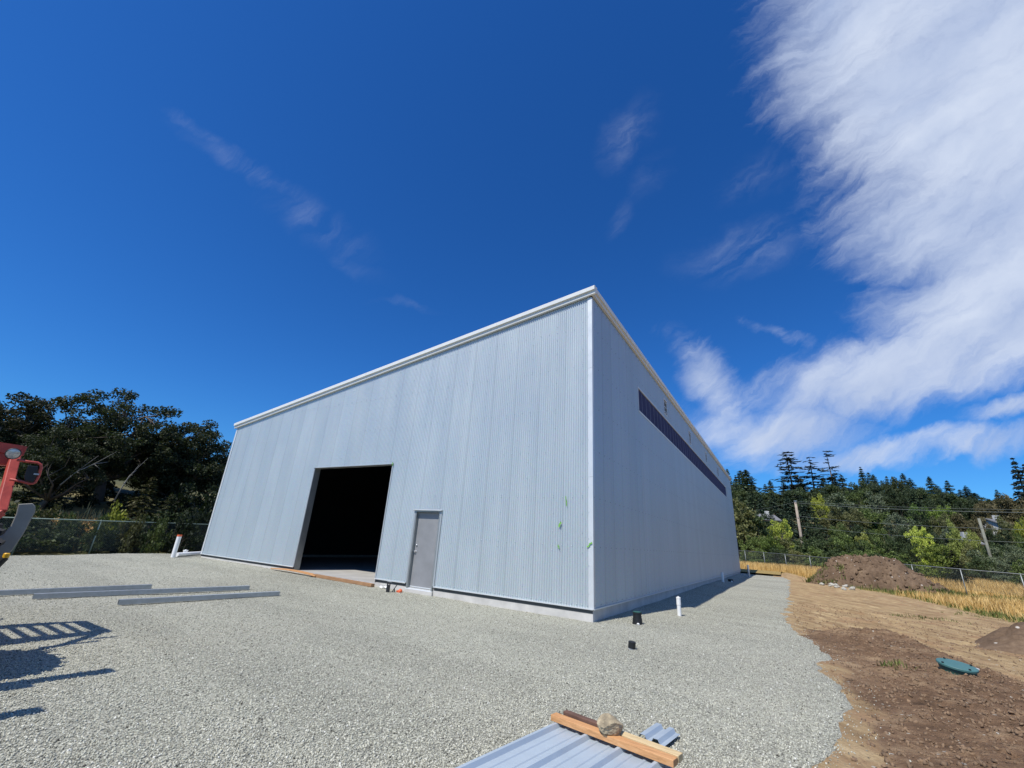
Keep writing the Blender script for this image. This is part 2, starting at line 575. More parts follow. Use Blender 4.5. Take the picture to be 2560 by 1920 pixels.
def mat_gravel():
    m, t, b = mat_new('crushed gravel')
    co = t.node('ShaderNodeTexCoord').outputs['Object']
    wj = t.vmath('ADD', co, t.vmath('SCALE', t.vmath('SUBTRACT', t.noise(co, 30, 2, 0.5, out='Color'), (0.5, 0.5, 0.5)), scale=0.02))
    v1 = t.voro(wj, 60)
    v2 = t.voro(wj, 115)
    s1 = t.node('ShaderNodeSeparateColor'); t.put(s1.inputs[0], v1.outputs['Color'])
    s2 = t.node('ShaderNodeSeparateColor'); t.put(s2.inputs[0], v2.outputs['Color'])
    f = t.math('ADD', t.math('MULTIPLY', s1.outputs[0], 0.65), t.math('MULTIPLY', s2.outputs[0], 0.35))
    col = t.ramp(f, [(0.12, (0.235, 0.230, 0.190)), (0.38, (0.41, 0.405, 0.330)), (0.65, (0.51, 0.505, 0.412)), (0.93, (0.68, 0.67, 0.55))])
    # slow change of tone: dust, fines and damp
    big = t.noise(co, 0.35, 5, 0.6)
    lane = t.noise(t.mapping(co, rot=(0, 0, rad(-14)), scale=(0.16, 0.9, 1)), 1.0, 4, 0.6, 0.4)      # compacted wheel lanes
    col = t.vmath('SCALE', col, scale=t.rng(lane, 0.35, 0.65, 0.84, 1.06))
    col = t.mix(t.rng(big, 0.35, 0.7, 0.0, 0.40), col, (0.47, 0.45, 0.365, 1))
    gap = t.rng(v1.outputs['Distance'], 0.25, 0.75, 1.0, 0.60)
    col = t.vmath('SCALE', col, scale=gap)
    t.put(b.inputs['Base Color'], col)
    b.inputs['Roughness'].default_value = 0.9
    b.inputs['Specular IOR Level'].default_value = 0.25
    bp = t.node('ShaderNodeBump'); bp.inputs['Strength'].default_value = 0.75; bp.inputs['Distance'].default_value = 0.011
    hgt = t.math('SUBTRACT', t.math('MULTIPLY', s1.outputs[1], 0.7), v1.outputs['Distance'])
    t.put(bp.inputs['Height'], hgt)
    t.l.new(bp.outputs[0], b.inputs['Normal'])
    return m


def mat_pebble():
    m, t, b = mat_new('gravel stones')
    g = t.node('ShaderNodeNewGeometry')
    r = g.outputs['Random Per Island']
    col = t.ramp(r, [(0.0, (0.06, 0.055, 0.045)), (0.03, (0.20, 0.197, 0.160)), (0.3, (0.40, 0.396, 0.322)), (0.7, (0.51, 0.505, 0.41)), (0.95, (0.61, 0.595, 0.485)), (1.0, (0.76, 0.75, 0.67))])
    t.put(b.inputs['Base Color'], col)
    b.inputs['Roughness'].default_value = 0.88
    b.inputs['Specular IOR Level'].default_value = 0.25
    return m


def mat_soil():
    """bare soil: brown tilled topsoil where mixb is 1, pale tracked subsoil elsewhere, dry or green grass roots by attribute"""
    m, t, b = mat_new('bare soil')
    co = t.node('ShaderNodeTexCoord').outputs['Object']
    at = t.node('ShaderNodeAttribute'); at.attribute_name = 'brown'
    ag = t.node('ShaderNodeAttribute'); ag.attribute_name = 'grass'
    n1 = t.noise(co, 1.2, 7, 0.65)
    n2 = t.noise(co, 9.0, 5, 0.65)
    tr = t.math('ADD', t.math('MULTIPLY', t.noise(t.mapping(co, rot=(0, 0, rad(-58)), scale=(1.0, 0.16, 1), typ='TEXTURE'), 0.55, 9, 0.74, 0.1), 0.66), t.math('MULTIPLY', t.noise(co, 3.2, 8, 0.72), 0.34))     # vehicle tracks
    tan = t.ramp(tr, [(0.30, (0.16, 0.103, 0.055)), (0.43, (0.30, 0.205, 0.108)), (0.54, (0.44, 0.315, 0.168)), (0.68, (0.63, 0.49, 0.285))])
    tan = t.mix(t.rng(n1, 0.46, 0.70, 0, 0.75), tan, (0.32, 0.190, 0.105, 1))
    brn = t.ramp(t.math('ADD', t.math('MULTIPLY', n1, 0.6), t.math('MULTIPLY', n2, 0.4)), [(0.32, (0.070, 0.044, 0.026)), (0.5, (0.198, 0.122, 0.071)), (0.66, (0.38, 0.265, 0.155))])
    f = t.rng(t.math('ADD', at.outputs['Fac'], t.math('MULTIPLY', t.math('SUBTRACT', n2, 0.5), 0.7)), 0.3, 0.7)
    col = t.mix(f, tan, brn)
    gr = t.ramp(n2, [(0.3, (0.20, 0.15, 0.055)), (0.7, (0.46, 0.33, 0.125))])
    col = t.mix(t.rng(ag.outputs['Fac'], 0.3, 0.7), col, gr)
    # pale stone chips
    v = t.voro(co, 16)
    sc = t.node('ShaderNodeSeparateColor'); t.put(sc.inputs[0], v.outputs['Color'])
    chip = t.math('MULTIPLY', t.rng(sc.outputs[0], 0.955, 0.975), t.rng(v.outputs['Distance'], 0.35, 0.22))
    col = t.mix(chip, col, (0.50, 0.46, 0.38, 1))
    t.put(b.inputs['Base Color'], col)
    b.inputs['Roughness'].default_value = 0.95
    b.inputs['Specular IOR Level'].default_value = 0.15
    bp = t.node('ShaderNodeBump'); bp.inputs['Strength'].default_value = 1.0; bp.inputs['Distance'].default_value = 0.05
    t.put(bp.inputs['Height'], t.math('ADD', n2, t.math('MULTIPLY', t.noise(co, 34, 4, 0.7), 0.7)))
    t.l.new(bp.outputs[0], b.inputs['Normal'])
    return m


def mat_far_ground():
    m, t, b = mat_new('rough ground')
    co = t.node('ShaderNodeTexCoord').outputs['Object']
    n = t.noise(co, 0.25, 7, 0.65)
    t.put(b.inputs['Base Color'], t.ramp(n, [(0.35, (0.050, 0.060, 0.022)), (0.55, (0.12, 0.11, 0.04)), (0.72, (0.26, 0.20, 0.09))]))
    b.inputs['Roughness'].default_value = 0.95
    return m


def mat_blades(name, stops):
    m, t, b = mat_new(name)
    g = t.node('ShaderNodeNewGeometry')
    co = g.outputs['Position']
    f = t.math('ADD', t.math('MULTIPLY', g.outputs['Random Per Island'], 0.5), t.math('MULTIPLY', t.noise(co, 0.35, 4, 0.6), 0.55))
    t.put(b.inputs['Base Color'], t.ramp(f, stops))
    b.inputs['Roughness'].default_value = 0.8
    b.inputs['Specular IOR Level'].default_value = 0.2
    return m


def mat_leaf(name, trans=0.25):
    """leaf colour from each crown's own object colour, varied from spray to spray"""
    m, t, b = mat_new(name)
    oi = t.node('ShaderNodeObjectInfo')
    g = t.node('ShaderNodeNewGeometry')
    co = t.node('ShaderNodeTexCoord').outputs['Object']
    f = t.math('ADD', t.math('MULTIPLY', g.outputs['Random Per Island'], 0.55), t.math('MULTIPLY', t.noise(co, 0.6, 4, 0.6), 0.5))
    k = t.rng(f, 0.2, 0.85, 0.60, 1.45, smooth=False)
    col = t.vmath('SCALE', oi.outputs['Color'], scale=k)
    t.put(b.inputs['Base Color'], col)
    b.inputs['Roughness'].default_value = 0.6
    b.inputs['Specular IOR Level'].default_value = 0.25
    tr = t.node('ShaderNodeBsdfTranslucent')
    t.put(tr.inputs[0], t.vmath('MULTIPLY', col, (1.1, 1.25, 0.6)))
    mx = t.node('ShaderNodeMixShader'); mx.inputs[0].default_value = trans
    t.l.new(b.outputs[0], mx.inputs[1]); t.l.new(tr.outputs[0], mx.inputs[2])
    t.l.new(mx.outputs[0], t.n['Material Output'].inputs[0])
    return m


M['gravel'] = mat_gravel()
M['pebble'] = mat_pebble()
M['soil'] = mat_soil()
M['far_ground'] = mat_far_ground()
M['dry_grass'] = mat_blades('dry grass', [(0.2, (0.34, 0.205, 0.060)), (0.5, (0.60, 0.39, 0.135)), (0.8, (0.74, 0.55, 0.25))])
M['green_grass'] = mat_blades('green grass', [(0.2, (0.05, 0.075, 0.018)), (0.5, (0.10, 0.13, 0.03)), (0.8, (0.21, 0.20, 0.07))])
M['leaf'] = mat_leaf('leaves')
M['needle'] = mat_leaf('needles', 0.1)
M['bark'] = simple('bark', (0.105, 0.085, 0.065), 0.9, 0, 0.3, 5, 0.4, 20)
M['bark_pale'] = simple('bleached bark', (0.24, 0.225, 0.195), 0.9, 0, 0.2, 5, 0.3, 20)
M['clod'] = simple('soil clods', (0.205, 0.134, 0.078), 0.95, 0, 0.4, 3.0, 0.5, 12)


def mat_rock():
    m, t, b = mat_new('rock')
    co = t.node('ShaderNodeTexCoord').outputs['Object']
    n = t.noise(co, 9, 6, 0.65); n2 = t.noise(co, 24, 4, 0.6)
    t.put(b.inputs['Base Color'], t.ramp(n, [(0.3, (0.14, 0.115, 0.075)), (0.5, (0.32, 0.26, 0.165)), (0.66, (0.50, 0.41, 0.26)), (0.8, (0.66, 0.58, 0.43))]))
    b.inputs['Roughness'].default_value = 0.85
    bp = t.node('ShaderNodeBump'); bp.inputs['Strength'].default_value = 0.6; bp.inputs['Distance'].default_value = 0.015
    t.put(bp.inputs['Height'], n2); t.l.new(bp.outputs[0], b.inputs['Normal'])
    return m


M['rock'] = mat_rock()


# ================================================================== GROUND
def axis(parts):
    out = []
    for a, b, step in parts:
        out += list(np.arange(a, b - 1e-6, step))
    out.append(parts[-1][1])
    return np.array(out)


xs = axis([(-900, -200, 50), (-200, -60, 10), (-60, -23, 1.5), (-23, 60, 2.5), (60, 260, 8), (260, 900, 60)])
ys = axis([(-900, -100, 60), (-100, -20, 8), (-20, 60, 2.5), (60, 320, 8), (320, 1200, 60)])
X, Y = np.meshgrid(xs, ys)
near = ((X > -23.0) & (X < 46) & (Y > -18) & (Y < 58))
Z = terrain(X, Y) + fbm(X, Y, 0.08, 3, 5) * 0.5 * (~near) * (np.hypot(X, Y) > 60) - 0.22 * near - 0.03
tag(grid_mesh("ground", X, Y, Z, M['far_ground']), kind='structure')

# edge of the gravel pad against the bare soil (y -> x), surveyed from the picture
EDGE = [(1970, 1440), (1975, 1500), (1968, 1540), (1999, 1580), (2058, 1622), (2047, 1658), (2080, 1720), (2132, 1765), (2092, 1850), (2040, 1920)]
ep = [on_ground(*p) for p in EDGE]
ey = np.array([p.y for p in ep][::-1] + [60.0]); ex = np.array([p.x for p in ep][::-1] + [3.6])
ey = np.concatenate([[-30, -8], ey]); ex = np.concatenate([[3.6, 3.8], ex])


def edge_x(y):
    return np.interp(y, ey, ex)


def gravel_h(x, y):
    """height of the gravel surface; dives under the soil beyond its ragged edge"""
    n = fbm(x, y, 0.9, 4, 3)
    dE = edge_x(y) + fbm(x, y, 1.6, 4, 9) * 0.55 - x             # >0 inside
    dW = x + 20.6 + fbm(x, y, 0.6, 3, 12) * 0.9                   # west edge
    dN = 43.8 + fbm(x, y, 0.6, 3, 14) * 0.8 - y
    d = np.minimum(np.minimum(dE, dW), dN)
    und = fbm(x, y, 0.22, 3, 21) * 0.09 * sstep(0, 5, np.hypot(x + 0, y - 2))
    # gravel banked against the footing
    bank = 0.06 * sstep(0.7, 0.0, np.abs(x - 0.2)) * (y > -0.2) * sstep(3, 16, y)
    return gz(x, y) + 0.015 * sstep(-0.02, 0.18, d) - 0.16 * sstep(0.02, -0.18, d) + n * 0.035 + und + bank


gx = axis([(-23, -8, 0.22), (-8, 3.0, 0.11), (3.0, 5.2, 0.06), (5.2, 6.0, 0.2)])
gy = axis([(-22, -9, 0.4), (-9, 4, 0.10), (4, 12, 0.16), (12, 46, 0.3)])
X, Y = np.meshgrid(gx, gy)
inb = ~((X > -18.0) & (X < -0.4) & (Y > 0.8) & (Y < 37.2))
tag(grid_mesh("gravel", X, Y, gravel_h(X, Y), M['gravel'], keep=inb), kind='structure')

# bare soil and grass field
PILE_C = Vector((9.4, 32.5, 0)); PILE2_C = Vector((8.9, 7.4, 0))
fieldline = [on_ground(*p) for p in [(2080, 1462), (2210, 1482), (2300, 1500), (2400, 1524), (2480, 1542), (2560, 1560)]]
brownpoly = [on_ground(*p) for p in [(2068, 1578), (2140, 1576), (2230, 1592), (2330, 1632), (2430, 1672), (2560, 1724)]]
bpx = np.array([p.x for p in brownpoly] + [14.0]); bpy_ = np.array([p.y for p in brownpoly] + [-3.5])
flx = np.array([-30, 3.4] + [p.x for p in fieldline] + [30]); fly = np.array([45.0, 44.0] + [p.y for p in fieldline] + [3.0])


def soil_masks(x, y):
    n = fbm(x, y, 0.5, 4, 33)
    brown = sstep(0.35, -0.35, y - np.interp(x, bpx, bpy_) + n * 1.6) * sstep(-0.1, 0.3, x - edge_x(y) - 0.02 + n * 1.3)
    grass = sstep(-0.5, 0.5, y - np.interp(x, flx, fly) + n * 2.2)
    return brown, grass


def soil_h(x, y):
    brown, grass = soil_masks(x, y)
    z = terrain(x, y)
    rough = fbm(x, y, 1.1, 5, 41, 0.6) * (0.06 + 0.10 * brown) + fbm(x, y, 4.5, 4, 43, 0.65) * (0.022 + 0.085 * brown) + (np.abs(fbm(x, y, 8.0, 3, 61, 0.6)) - 0.12) * (0.03 + 0.07 * brown)
    ln = np.interp(x, bpx, bpy_)
    for off in (1.3, 3.1, 5.6, 7.4):                                   # machine ruts beside the tilled strip
        rough = rough - 0.05 * np.exp(-((y - ln - off - fbm(x, y, 0.15, 2, 51) * 2.0) / 0.22) ** 2) * (1 - grass)
    ridge = np.sin((y * 0.9 + x * 0.55) * 5.0 + fbm(x, y, 0.4, 2, 47) * 8) * 0.018 * (1 - brown) * (1 - grass)
    mound = 0.12 * brown * sstep(4.2, 6.0, x)
    near_edge = sstep(0.0, 1.2, x - edge_x(y))
    dE = edge_x(y) + fbm(x, y, 1.6, 4, 9) * 0.55 - x
    return z + (rough + ridge + mound) * near_edge * (1 - 0.6 * grass) - 0.01 - 0.14 * sstep(0.02, 0.40, dE)


sx = axis([(2.6, 9, 0.055), (9, 18, 0.15), (18, 47, 0.6)])
sy = axis([(-14, -9, 0.3), (-9, 5, 0.055), (5, 8, 0.09), (8, 30, 0.16), (30, 59, 0.5)])
X, Y = np.meshgrid(sx, sy)
br, gr = soil_masks(X, Y)
tag(grid_mesh("soil", X, Y, soil_h(X, Y), M['soil'], attrs={'brown': br, 'grass': gr}), kind='structure')
X, Y = np.meshgrid(axis([(-23.5, 3.2, 0.6)]), axis([(38.5, 59, 0.5)]))
tag(grid_mesh("field", X, Y, terrain(X, Y) - 0.02, M['soil'], attrs={'brown': X * 0, 'grass': X * 0 + 1}), kind='structure')

# ================================================================== BUILDING
BW, BL = 18.45, 37.9            # front width, side length
Z_HI, Z_LO = 8.40, 5.86         # underside-of-roof heights at the east and west walls
PITCH, DEPTH = 0.0678, 0.026


def top_z(x):
    return Z_HI + (Z_HI - Z_LO) * x / BW


OP = (-11.50, -7.22, 3.58)      # vehicle opening x0 x1 top
DR = (-5.86, -4.83, 2.09)       # door opening
bld = empty("metal_building", (0, 0, 0))
tag(bld, "large corrugated zinc metal shed with monopitch roof, open vehicle doorway and grey door", "building")


def corrugated(us, zfun, along, off, sign):
    """verts/faces of a corrugated sheet. us: sample positions; zfun(u0,u1)-> list of (zbot0,zbot1,ztop0,ztop1)"""
    V = []; Fc = []
    for u0, u1 in zip(us[:-1], us[1:]):
        d0 = off + sign * DEPTH / 2 * math.cos(2 * math.pi * u0 / PITCH)
        d1 = off + sign * DEPTH / 2 * math.cos(2 * math.pi * u1 / PITCH)
        for (b0, b1, t0, t1) in zfun(u0, u1):
            k = len(V)
            if along == 'X': V += [(u0, d0, b0), (u1, d1, b1), (u1, d1, t1), (u0, d0, t0)]
            else: V += [(d0, u0, b0), (d1, u1, b1), (d1, u1, t1), (d0, u0, t0)]
            Fc.append((k, k + 1, k + 2, k + 3))
    return V, Fc


def sample(a, b, per=8, extra=()):
    st = PITCH / per
    u = list(np.arange(a, b, st)) + [b] + list(extra)
    return sorted(set(round(float(q), 5) for q in u))


def front_z(u0, u1):
    m = (u0 + u1) / 2
    t0, t1 = top_z(u0) - 0.02, top_z(u1) - 0.02
    if OP[0] < m < OP[1]: return [(OP[2], OP[2], t0, t1)]
    if DR[0] < m < DR[1]: return [(DR[2], DR[2], t0, t1)]
    return [(0.0, 0.0, t0, t1)]


def screws(mb, pts, nrm, r=0.0125, mat=1):
    """small washer-head fixings standing on the sheet"""
    n = Vector(nrm)
    s = Vector((0, 0, 1)); t = n.cross(s)
    for p in pts:
        p = Vector(p)
        ring = [p + (s * math.sin(k * math.pi / 3) + t * math.cos(k * math.pi / 3)) * r for k in range(6)]
        top = [q + n * 0.008 for q in ring]
        mb.add(ring + top, [tuple(range(6, 12))] + [(k, (k + 1) % 6, 6 + (k + 1) % 6, 6 + k) for k in range(6)], mat)


mb = MB()
V, Fc = corrugated(sample(-BW, -0.06, 8, OP[:2] + DR[:2]), front_z, 'X', 0.0, -1)
mb.add(V, Fc)
rows = [0.06, 1.33, 2.50, 3.70, 4.9, 6.1, 7.3]
crest = PITCH * np.arange(-int(BW / PITCH), 0)
pts = []
for zr in rows:
    step = 2 if zr < 0.1 else 4
    for i, xc in enumerate(crest[::step]):
        if zr > top_z(xc) - 0.2: continue
        if OP[0] - 0.05 < xc < OP[1] + 0.05 and zr < OP[2] + 0.05: continue
        if DR[0] - 0.05 < xc < DR[1] + 0.05 and zr < DR[2] + 0.05: continue
        pts.append((xc, -DEPTH / 2, zr))
for xc in crest[4::12]:                                    # stitch screws at the sheet laps
    for zr in np.arange(0.3, top_z(xc) - 0.2, 0.45):
        if OP[0] - 0.05 < xc < OP[1] + 0.05 and zr < OP[2] + 0.05: continue
        if DR[0] - 0.05 < xc < DR[1] + 0.05 and zr < DR[2] + 0.05: continue
        pts.append((xc, -DEPTH / 2, zr))
screws(mb, pts, (0, -1, 0))
wf = mb.build("front_wall", [M['cladding'], M['screw']], bld, smooth=False)
me = wf.data
bm = bmesh.new(); bm.from_mesh(me); bmesh.ops.remove_doubles(bm, verts=bm.verts, dist=0.0004); bmesh.ops.recalc_face_normals(bm, faces=bm.faces); bm.to_mesh(me); bm.free()
me.polygons.foreach_set('use_smooth', [True] * len(me.polygons))

WB = (4.66, 32.85, 6.10, 7.00)   # window band y0 y1 z0 z1
VENTS = [(9.05, 9.62, 7.24, 7.94), (15.25, 15.82, 7.24, 7.94), (21.4, 21.97, 7.24, 7.94), (27.6, 28.17, 7.24, 7.94)]


def side_z(u0, u1):
    m = (u0 + u1) / 2
    segs = [(0.0, Z_HI - 0.02)]

    def cut(segs, a, b):
        out = []
        for s0, s1 in segs:
            if a > s0: out.append((s0, min(a, s1)))
            if b < s1: out.append((max(b, s0), s1))
        return out
    if WB[0] < m < WB[1]: segs = cut(segs, WB[2], WB[3])
    for v0, v1, za, zb in VENTS:
        if v0 < m < v1: segs = cut(segs, za, zb)
    return [(a, a, b, b) for a, b in segs]


mb = MB()
ex_ = list(WB[:2]) + [q for v in VENTS for q in v[:2]]
V, Fc = corrugated(sample(0.06, BL, 6, ex_), side_z, 'Y', 0.0, 1)
mb.add(V, Fc)
pts = []
cr = PITCH * np.arange(1, int(BL / PITCH))
for zr in rows + [8.2]:
    for yc in cr[::6]:
        if WB[0] - .05 < yc < WB[1] + .05 and WB[2] - .05 < zr < WB[3] + .05: continue
        if any(v[0] - .05 < yc < v[1] + .05 and v[2] - .05 < zr < v[3] + .05 for v in VENTS): continue
        pts.append((DEPTH / 2, yc, zr))
screws(mb, pts, (1, 0, 0))
ws = mb.build("side_wall", [M['cladding'], M['screw_dark']], bld)
bm = bmesh.new(); bm.from_mesh(ws.data); bmesh.ops.remove_doubles(bm, verts=bm.verts, dist=0.0004); bmesh.ops.recalc_face_normals(bm, faces=bm.faces); bm.to_mesh(ws.data); bm.free()
ws.data.polygons.foreach_set('use_smooth', [True] * len(ws.data.polygons))

# hidden walls: west and north
mb = MB()
mb.add([(-BW, 0.03, 0), (-BW, BL, 0), (-BW, BL, Z_LO - .02), (-BW, 0.03, Z_LO - .02)], [(0, 1, 2, 3)])
mb.build("west_wall", M['cladding'], bld)
mb = MB()
mb.add([(-BW, BL, 0), (0, BL, 0), (0, BL, Z_HI - .02), (-BW, BL, Z_LO - .02)], [(0, 1, 2, 3)])
mb.build("rear_wall", M['cladding'], bld)

# inside lining, set in from the sheets so the interior stays dark
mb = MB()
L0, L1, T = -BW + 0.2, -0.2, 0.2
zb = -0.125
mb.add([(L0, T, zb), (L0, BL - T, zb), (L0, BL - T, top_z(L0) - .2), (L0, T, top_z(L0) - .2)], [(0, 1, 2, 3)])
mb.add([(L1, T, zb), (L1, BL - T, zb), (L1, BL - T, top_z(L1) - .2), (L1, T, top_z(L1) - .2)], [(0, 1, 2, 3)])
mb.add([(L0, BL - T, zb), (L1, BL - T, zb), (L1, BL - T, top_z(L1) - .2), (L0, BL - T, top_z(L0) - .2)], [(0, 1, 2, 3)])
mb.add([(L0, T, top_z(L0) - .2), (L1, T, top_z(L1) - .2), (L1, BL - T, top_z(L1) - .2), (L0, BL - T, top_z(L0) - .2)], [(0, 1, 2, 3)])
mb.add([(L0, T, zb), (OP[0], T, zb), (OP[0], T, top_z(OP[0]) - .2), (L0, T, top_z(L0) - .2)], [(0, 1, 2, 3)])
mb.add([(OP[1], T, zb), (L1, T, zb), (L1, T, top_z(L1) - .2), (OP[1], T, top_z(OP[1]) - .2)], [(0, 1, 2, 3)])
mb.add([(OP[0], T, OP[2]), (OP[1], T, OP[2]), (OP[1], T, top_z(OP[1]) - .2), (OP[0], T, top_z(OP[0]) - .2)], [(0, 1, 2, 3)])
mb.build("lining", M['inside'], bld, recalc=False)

# roof
mb = MB()
e = 0.10
rt = lambda x: top_z(x) + 0.12
mb.extrude([(-BW - e, rt(-BW - e) - 0.1), (0.07, rt(0.07) - 0.1), (0.07, rt(0.07)), (-BW - e, rt(-BW - e))], -0.11, BL + 0.1, 'Y')
mb.build("roof", M['trim'], bld)

# fascia: stepped box trim along the front rake and along the east eave
prof = [(-0.012, -0.105), (-0.090, -0.105), (-0.096, -0.08), (-0.096, 0.0), (-0.150, 0.010), (-0.155, 0.12), (-0.115, 0.158), (0.10, 0.160)]  # (y, dz)
mb = MB()
n = len(prof)
xs_ = (-BW - 0.12, 0.147)
for xv in xs_:
    mb.v += [(xv, y, top_z(xv) + dz + 0.0) for y, dz in prof]
mb.f += [(i, i + 1, n + i + 1, n + i) for i in range(n - 1)] + [tuple(range(n)), tuple(range(2 * n - 1, n - 1, -1))]
mb.m = [0] * len(mb.f)
# hemmed joints of the trim lengths
for xj in np.arange(-BW + 3.0, -0.5, 3.05):
    z0 = top_z(xj)
    mb.box(xj - 0.012, xj + 0.012, -0.158, -0.148, z0 + 0.012, z0 + 0.11)
mb.build("rake_fascia", M['fascia'], bld)
mb = MB()
prof = [(0.012, -0.095), (0.085, -0.095), (0.092, -0.07), (0.092, 0.0), (0.140, 0.010), (0.145, 0.14), (0.11, 0.168), (-0.1, 0.150)]
for yv in (-0.093, BL + 0.12):
    mb.v += [(x, yv, Z_HI + dz) for x, dz in prof]
mb.f += [(i, i + 1, n + i + 1, n + i) for i in range(n - 1)] + [tuple(range(n)), tuple(range(2 * n - 1, n - 1, -1))]
mb.m = [0] * len(mb.f)
for yj in np.arange(3.0, BL, 3.05):
    mb.box(0.139, 0.148, yj - 0.012, yj + 0.012, Z_HI + 0.01, Z_HI + 0.13)
mb.build("eave_fascia", M['fascia'], bld)

# corner trims
mb = MB()
for z0, z1 in ((0.0, 2.995), (3.0, 5.995), (6.0, Z_HI - 0.15)):
    k = 0.0015 if z0 else 0
    mb.extrude([(-0.115, -0.0125 - k), (-0.115, -0.016 - k), (0.018 + k, -0.020 - k), (0.018 + k, 0.085), (0.014, 0.085), (0.012, -0.012)], z0, z1, 'Z')
screws(mb, [(-0.10, -0.0165, z) for z in np.arange(0.3, 8.1, 0.61)], (0, -1, 0))
mb.build("corner_trim", [M['trim'], M['screw']], bld)
mb = MB()
mb.extrude([(-BW - 0.018, -0.020), (-BW + 0.10, -0.018), (-BW + 0.10, -0.0125), (-BW - 0.002, -0.012), (-BW - 0.002, 0.10), (-BW - 0.018, 0.10)], 0.0, Z_LO - 0.15, 'Z')
mb.build("corner_trim", M['trim'], bld)

# base flashing with drip edge
mb = MB()
for x0, x1 in ((-BW - 0.02, OP[0] - 0.005), (OP[1] + 0.005, DR[0] - 0.03), (DR[1] + 0.03, 0.0)):
    mb.box(x0, x1, -0.034, 0.012, -0.012, 0.0)
    mb.box(x0, x1, -0.038, -0.030, -0.024, 0.004)
mb.box(0.0, 0.036, -0.034, BL, -0.0125, -0.0005)
mb.box(0.032, 0.041, -0.0385, BL, -0.0245, 0.0035)
mb.build("base_flashing", M['trim'], bld)
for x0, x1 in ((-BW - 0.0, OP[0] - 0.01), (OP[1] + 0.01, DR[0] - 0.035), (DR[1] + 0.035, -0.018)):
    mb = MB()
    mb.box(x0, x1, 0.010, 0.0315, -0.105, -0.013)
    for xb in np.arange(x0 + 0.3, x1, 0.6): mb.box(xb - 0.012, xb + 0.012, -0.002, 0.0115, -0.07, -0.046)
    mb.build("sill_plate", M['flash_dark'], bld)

# concrete footing and slab
mb = MB()
FY = 0.014
for x0, x1, zt in ((-BW + 0.04, OP[0], -0.005), (OP[1], DR[0] - 0.02, -0.005), (DR[1] + 0.02, -0.016, -0.005)):
    mb.box(x0, x1, FY, FY + 0.2, -0.9, zt)
mb.box(OP[0], OP[1], FY + 0.002, FY + 0.2, -0.9, -0.135)
mb.box(DR[0] - 0.02, DR[1] + 0.02, FY - 0.06, FY + 0.2, -0.9, -0.150)
mb.box(-0.21, -0.014, FY + 0.001, BL - 0.03, -0.9, -0.006)
mb.box(-BW + 0.041, -BW + 0.21, FY + 0.2, BL - 0.03, -0.9, -0.006)
mb.build("footing", M['concrete'], bld)
mb = MB()
mb.box(-BW + 0.15, -0.15, FY + 0.01, BL - 0.1, -0.4, -0.123)
mb.build("floor_slab", M['slab'], bld)

# vehicle opening: jamb linings and head, with folded edge trim
mb = MB()
jd = 0.24
mb.box(OP[0] - 0.05, OP[0] + 0.006, 0.014, jd, -0.12, OP[2])
mb.box(OP[1] - 0.006, OP[1] + 0.05, 0.014, jd, -0.12, OP[2])
mb.box(OP[0] - 0.05, OP[1] + 0.05, 0.014, jd, OP[2] - 0.006, OP[2] + 0.05)
mb.build("opening_jamb", M['jamb'], bld)
mb = MB()
mb.box(OP[0] - 0.045, OP[0] + 0.004, -0.022, 0.013, 0.004, OP[2] + 0.03)
mb.box(OP[1] - 0.004, OP[1] + 0.045, -0.022, 0.013, 0.004, OP[2] + 0.03)
mb.box(OP[0] - 0.05, OP[1] + 0.05, -0.045, 0.0125, OP[2] - 0.004, OP[2] + 0.012)
mb.build("opening_trim", M['trim_grey'], bld)

# personnel door
fr = MB()
x0, x1, zt, zs = DR[0], DR[1], DR[2], -0.13
fr.box(x0 + 0.004, x0 + 0.055, -0.020, 0.15, zs, zt - 0.004)
fr.box(x1 - 0.055, x1 - 0.004, -0.020, 0.15, zs, zt - 0.004)
fr.box(x0 + 0.0045, x1 - 0.0045, -0.019, 0.151, zt - 0.058, zt - 0.0045)
fr.box(x0 + 0.055, x0 + 0.072, 0.075, 0.1505, zs, zt - 0.058)
fr.box(x1 - 0.072, x1 - 0.055, 0.075, 0.1505, zs, zt - 0.058)
frame = fr.build("door_frame", M['jamb'], bld)
dl = MB()
dl.box(x0 + 0.059, x1 - 0.059, 0.082, 0.127, zs + 0.024, zt - 0.062)
door = dl.build("door", M['door'], bld, bevel=0.002)
k = MB()
kick = k
kick.box(x0 + 0.06, x1 - 0.06, 0.074, 0.081, zs + 0.026, zs + 0.058)
kick.build("door_sweep", M['trim'], door)
hx = x0 + 0.135
h = MB()
h.lathe([(0.0, 0.0), (0.034, 0.0), (0.034, 0.010), (0.02, 0.016), (0.012, 0.03), (0.012, 0.055), (0.0, 0.056)], 20, (hx, 0.082, 0.885), mtx=Matrix.Rotation(rad(90), 3, 'X'))
h.tube([(hx, 0.030, 0.885), (hx - 0.02, 0.028, 0.885), (hx - 0.07, 0.032, 0.884), (hx - 0.115, 0.034, 0.882)], [0.011, 0.0105, 0.0095, 0.008], 10)
h.build("handle", M['chrome'], door, smooth=True)
h = MB()
h.lathe([(0.0, 0.0), (0.030, 0.0), (0.030, 0.016), (0.024, 0.024), (0.0, 0.025)], 20, (hx + 0.005, 0.082, 1.055), mtx=Matrix.Rotation(rad(90), 3, 'X'))
h.build("deadbolt", M['chrome'], door, smooth=True)
k = MB()
k.extrude([(-0.045, -0.150), (0.15, -0.150), (0.15, -0.118), (0.06, -0.118), (0.05, -0.128), (-0.04, -0.138)], x0 - 0.01, x1 + 0.01, 'X')
k.build("threshold", M['trim'], bld)
k = MB()
k.extrude([(-0.012, zt - 0.004), (-0.075, zt - 0.018), (-0.075, zt - 0.004), (-0.018, zt + 0.012), (-0.012, zt + 0.03)], x0 - 0.05, x1 + 0.05, 'X')
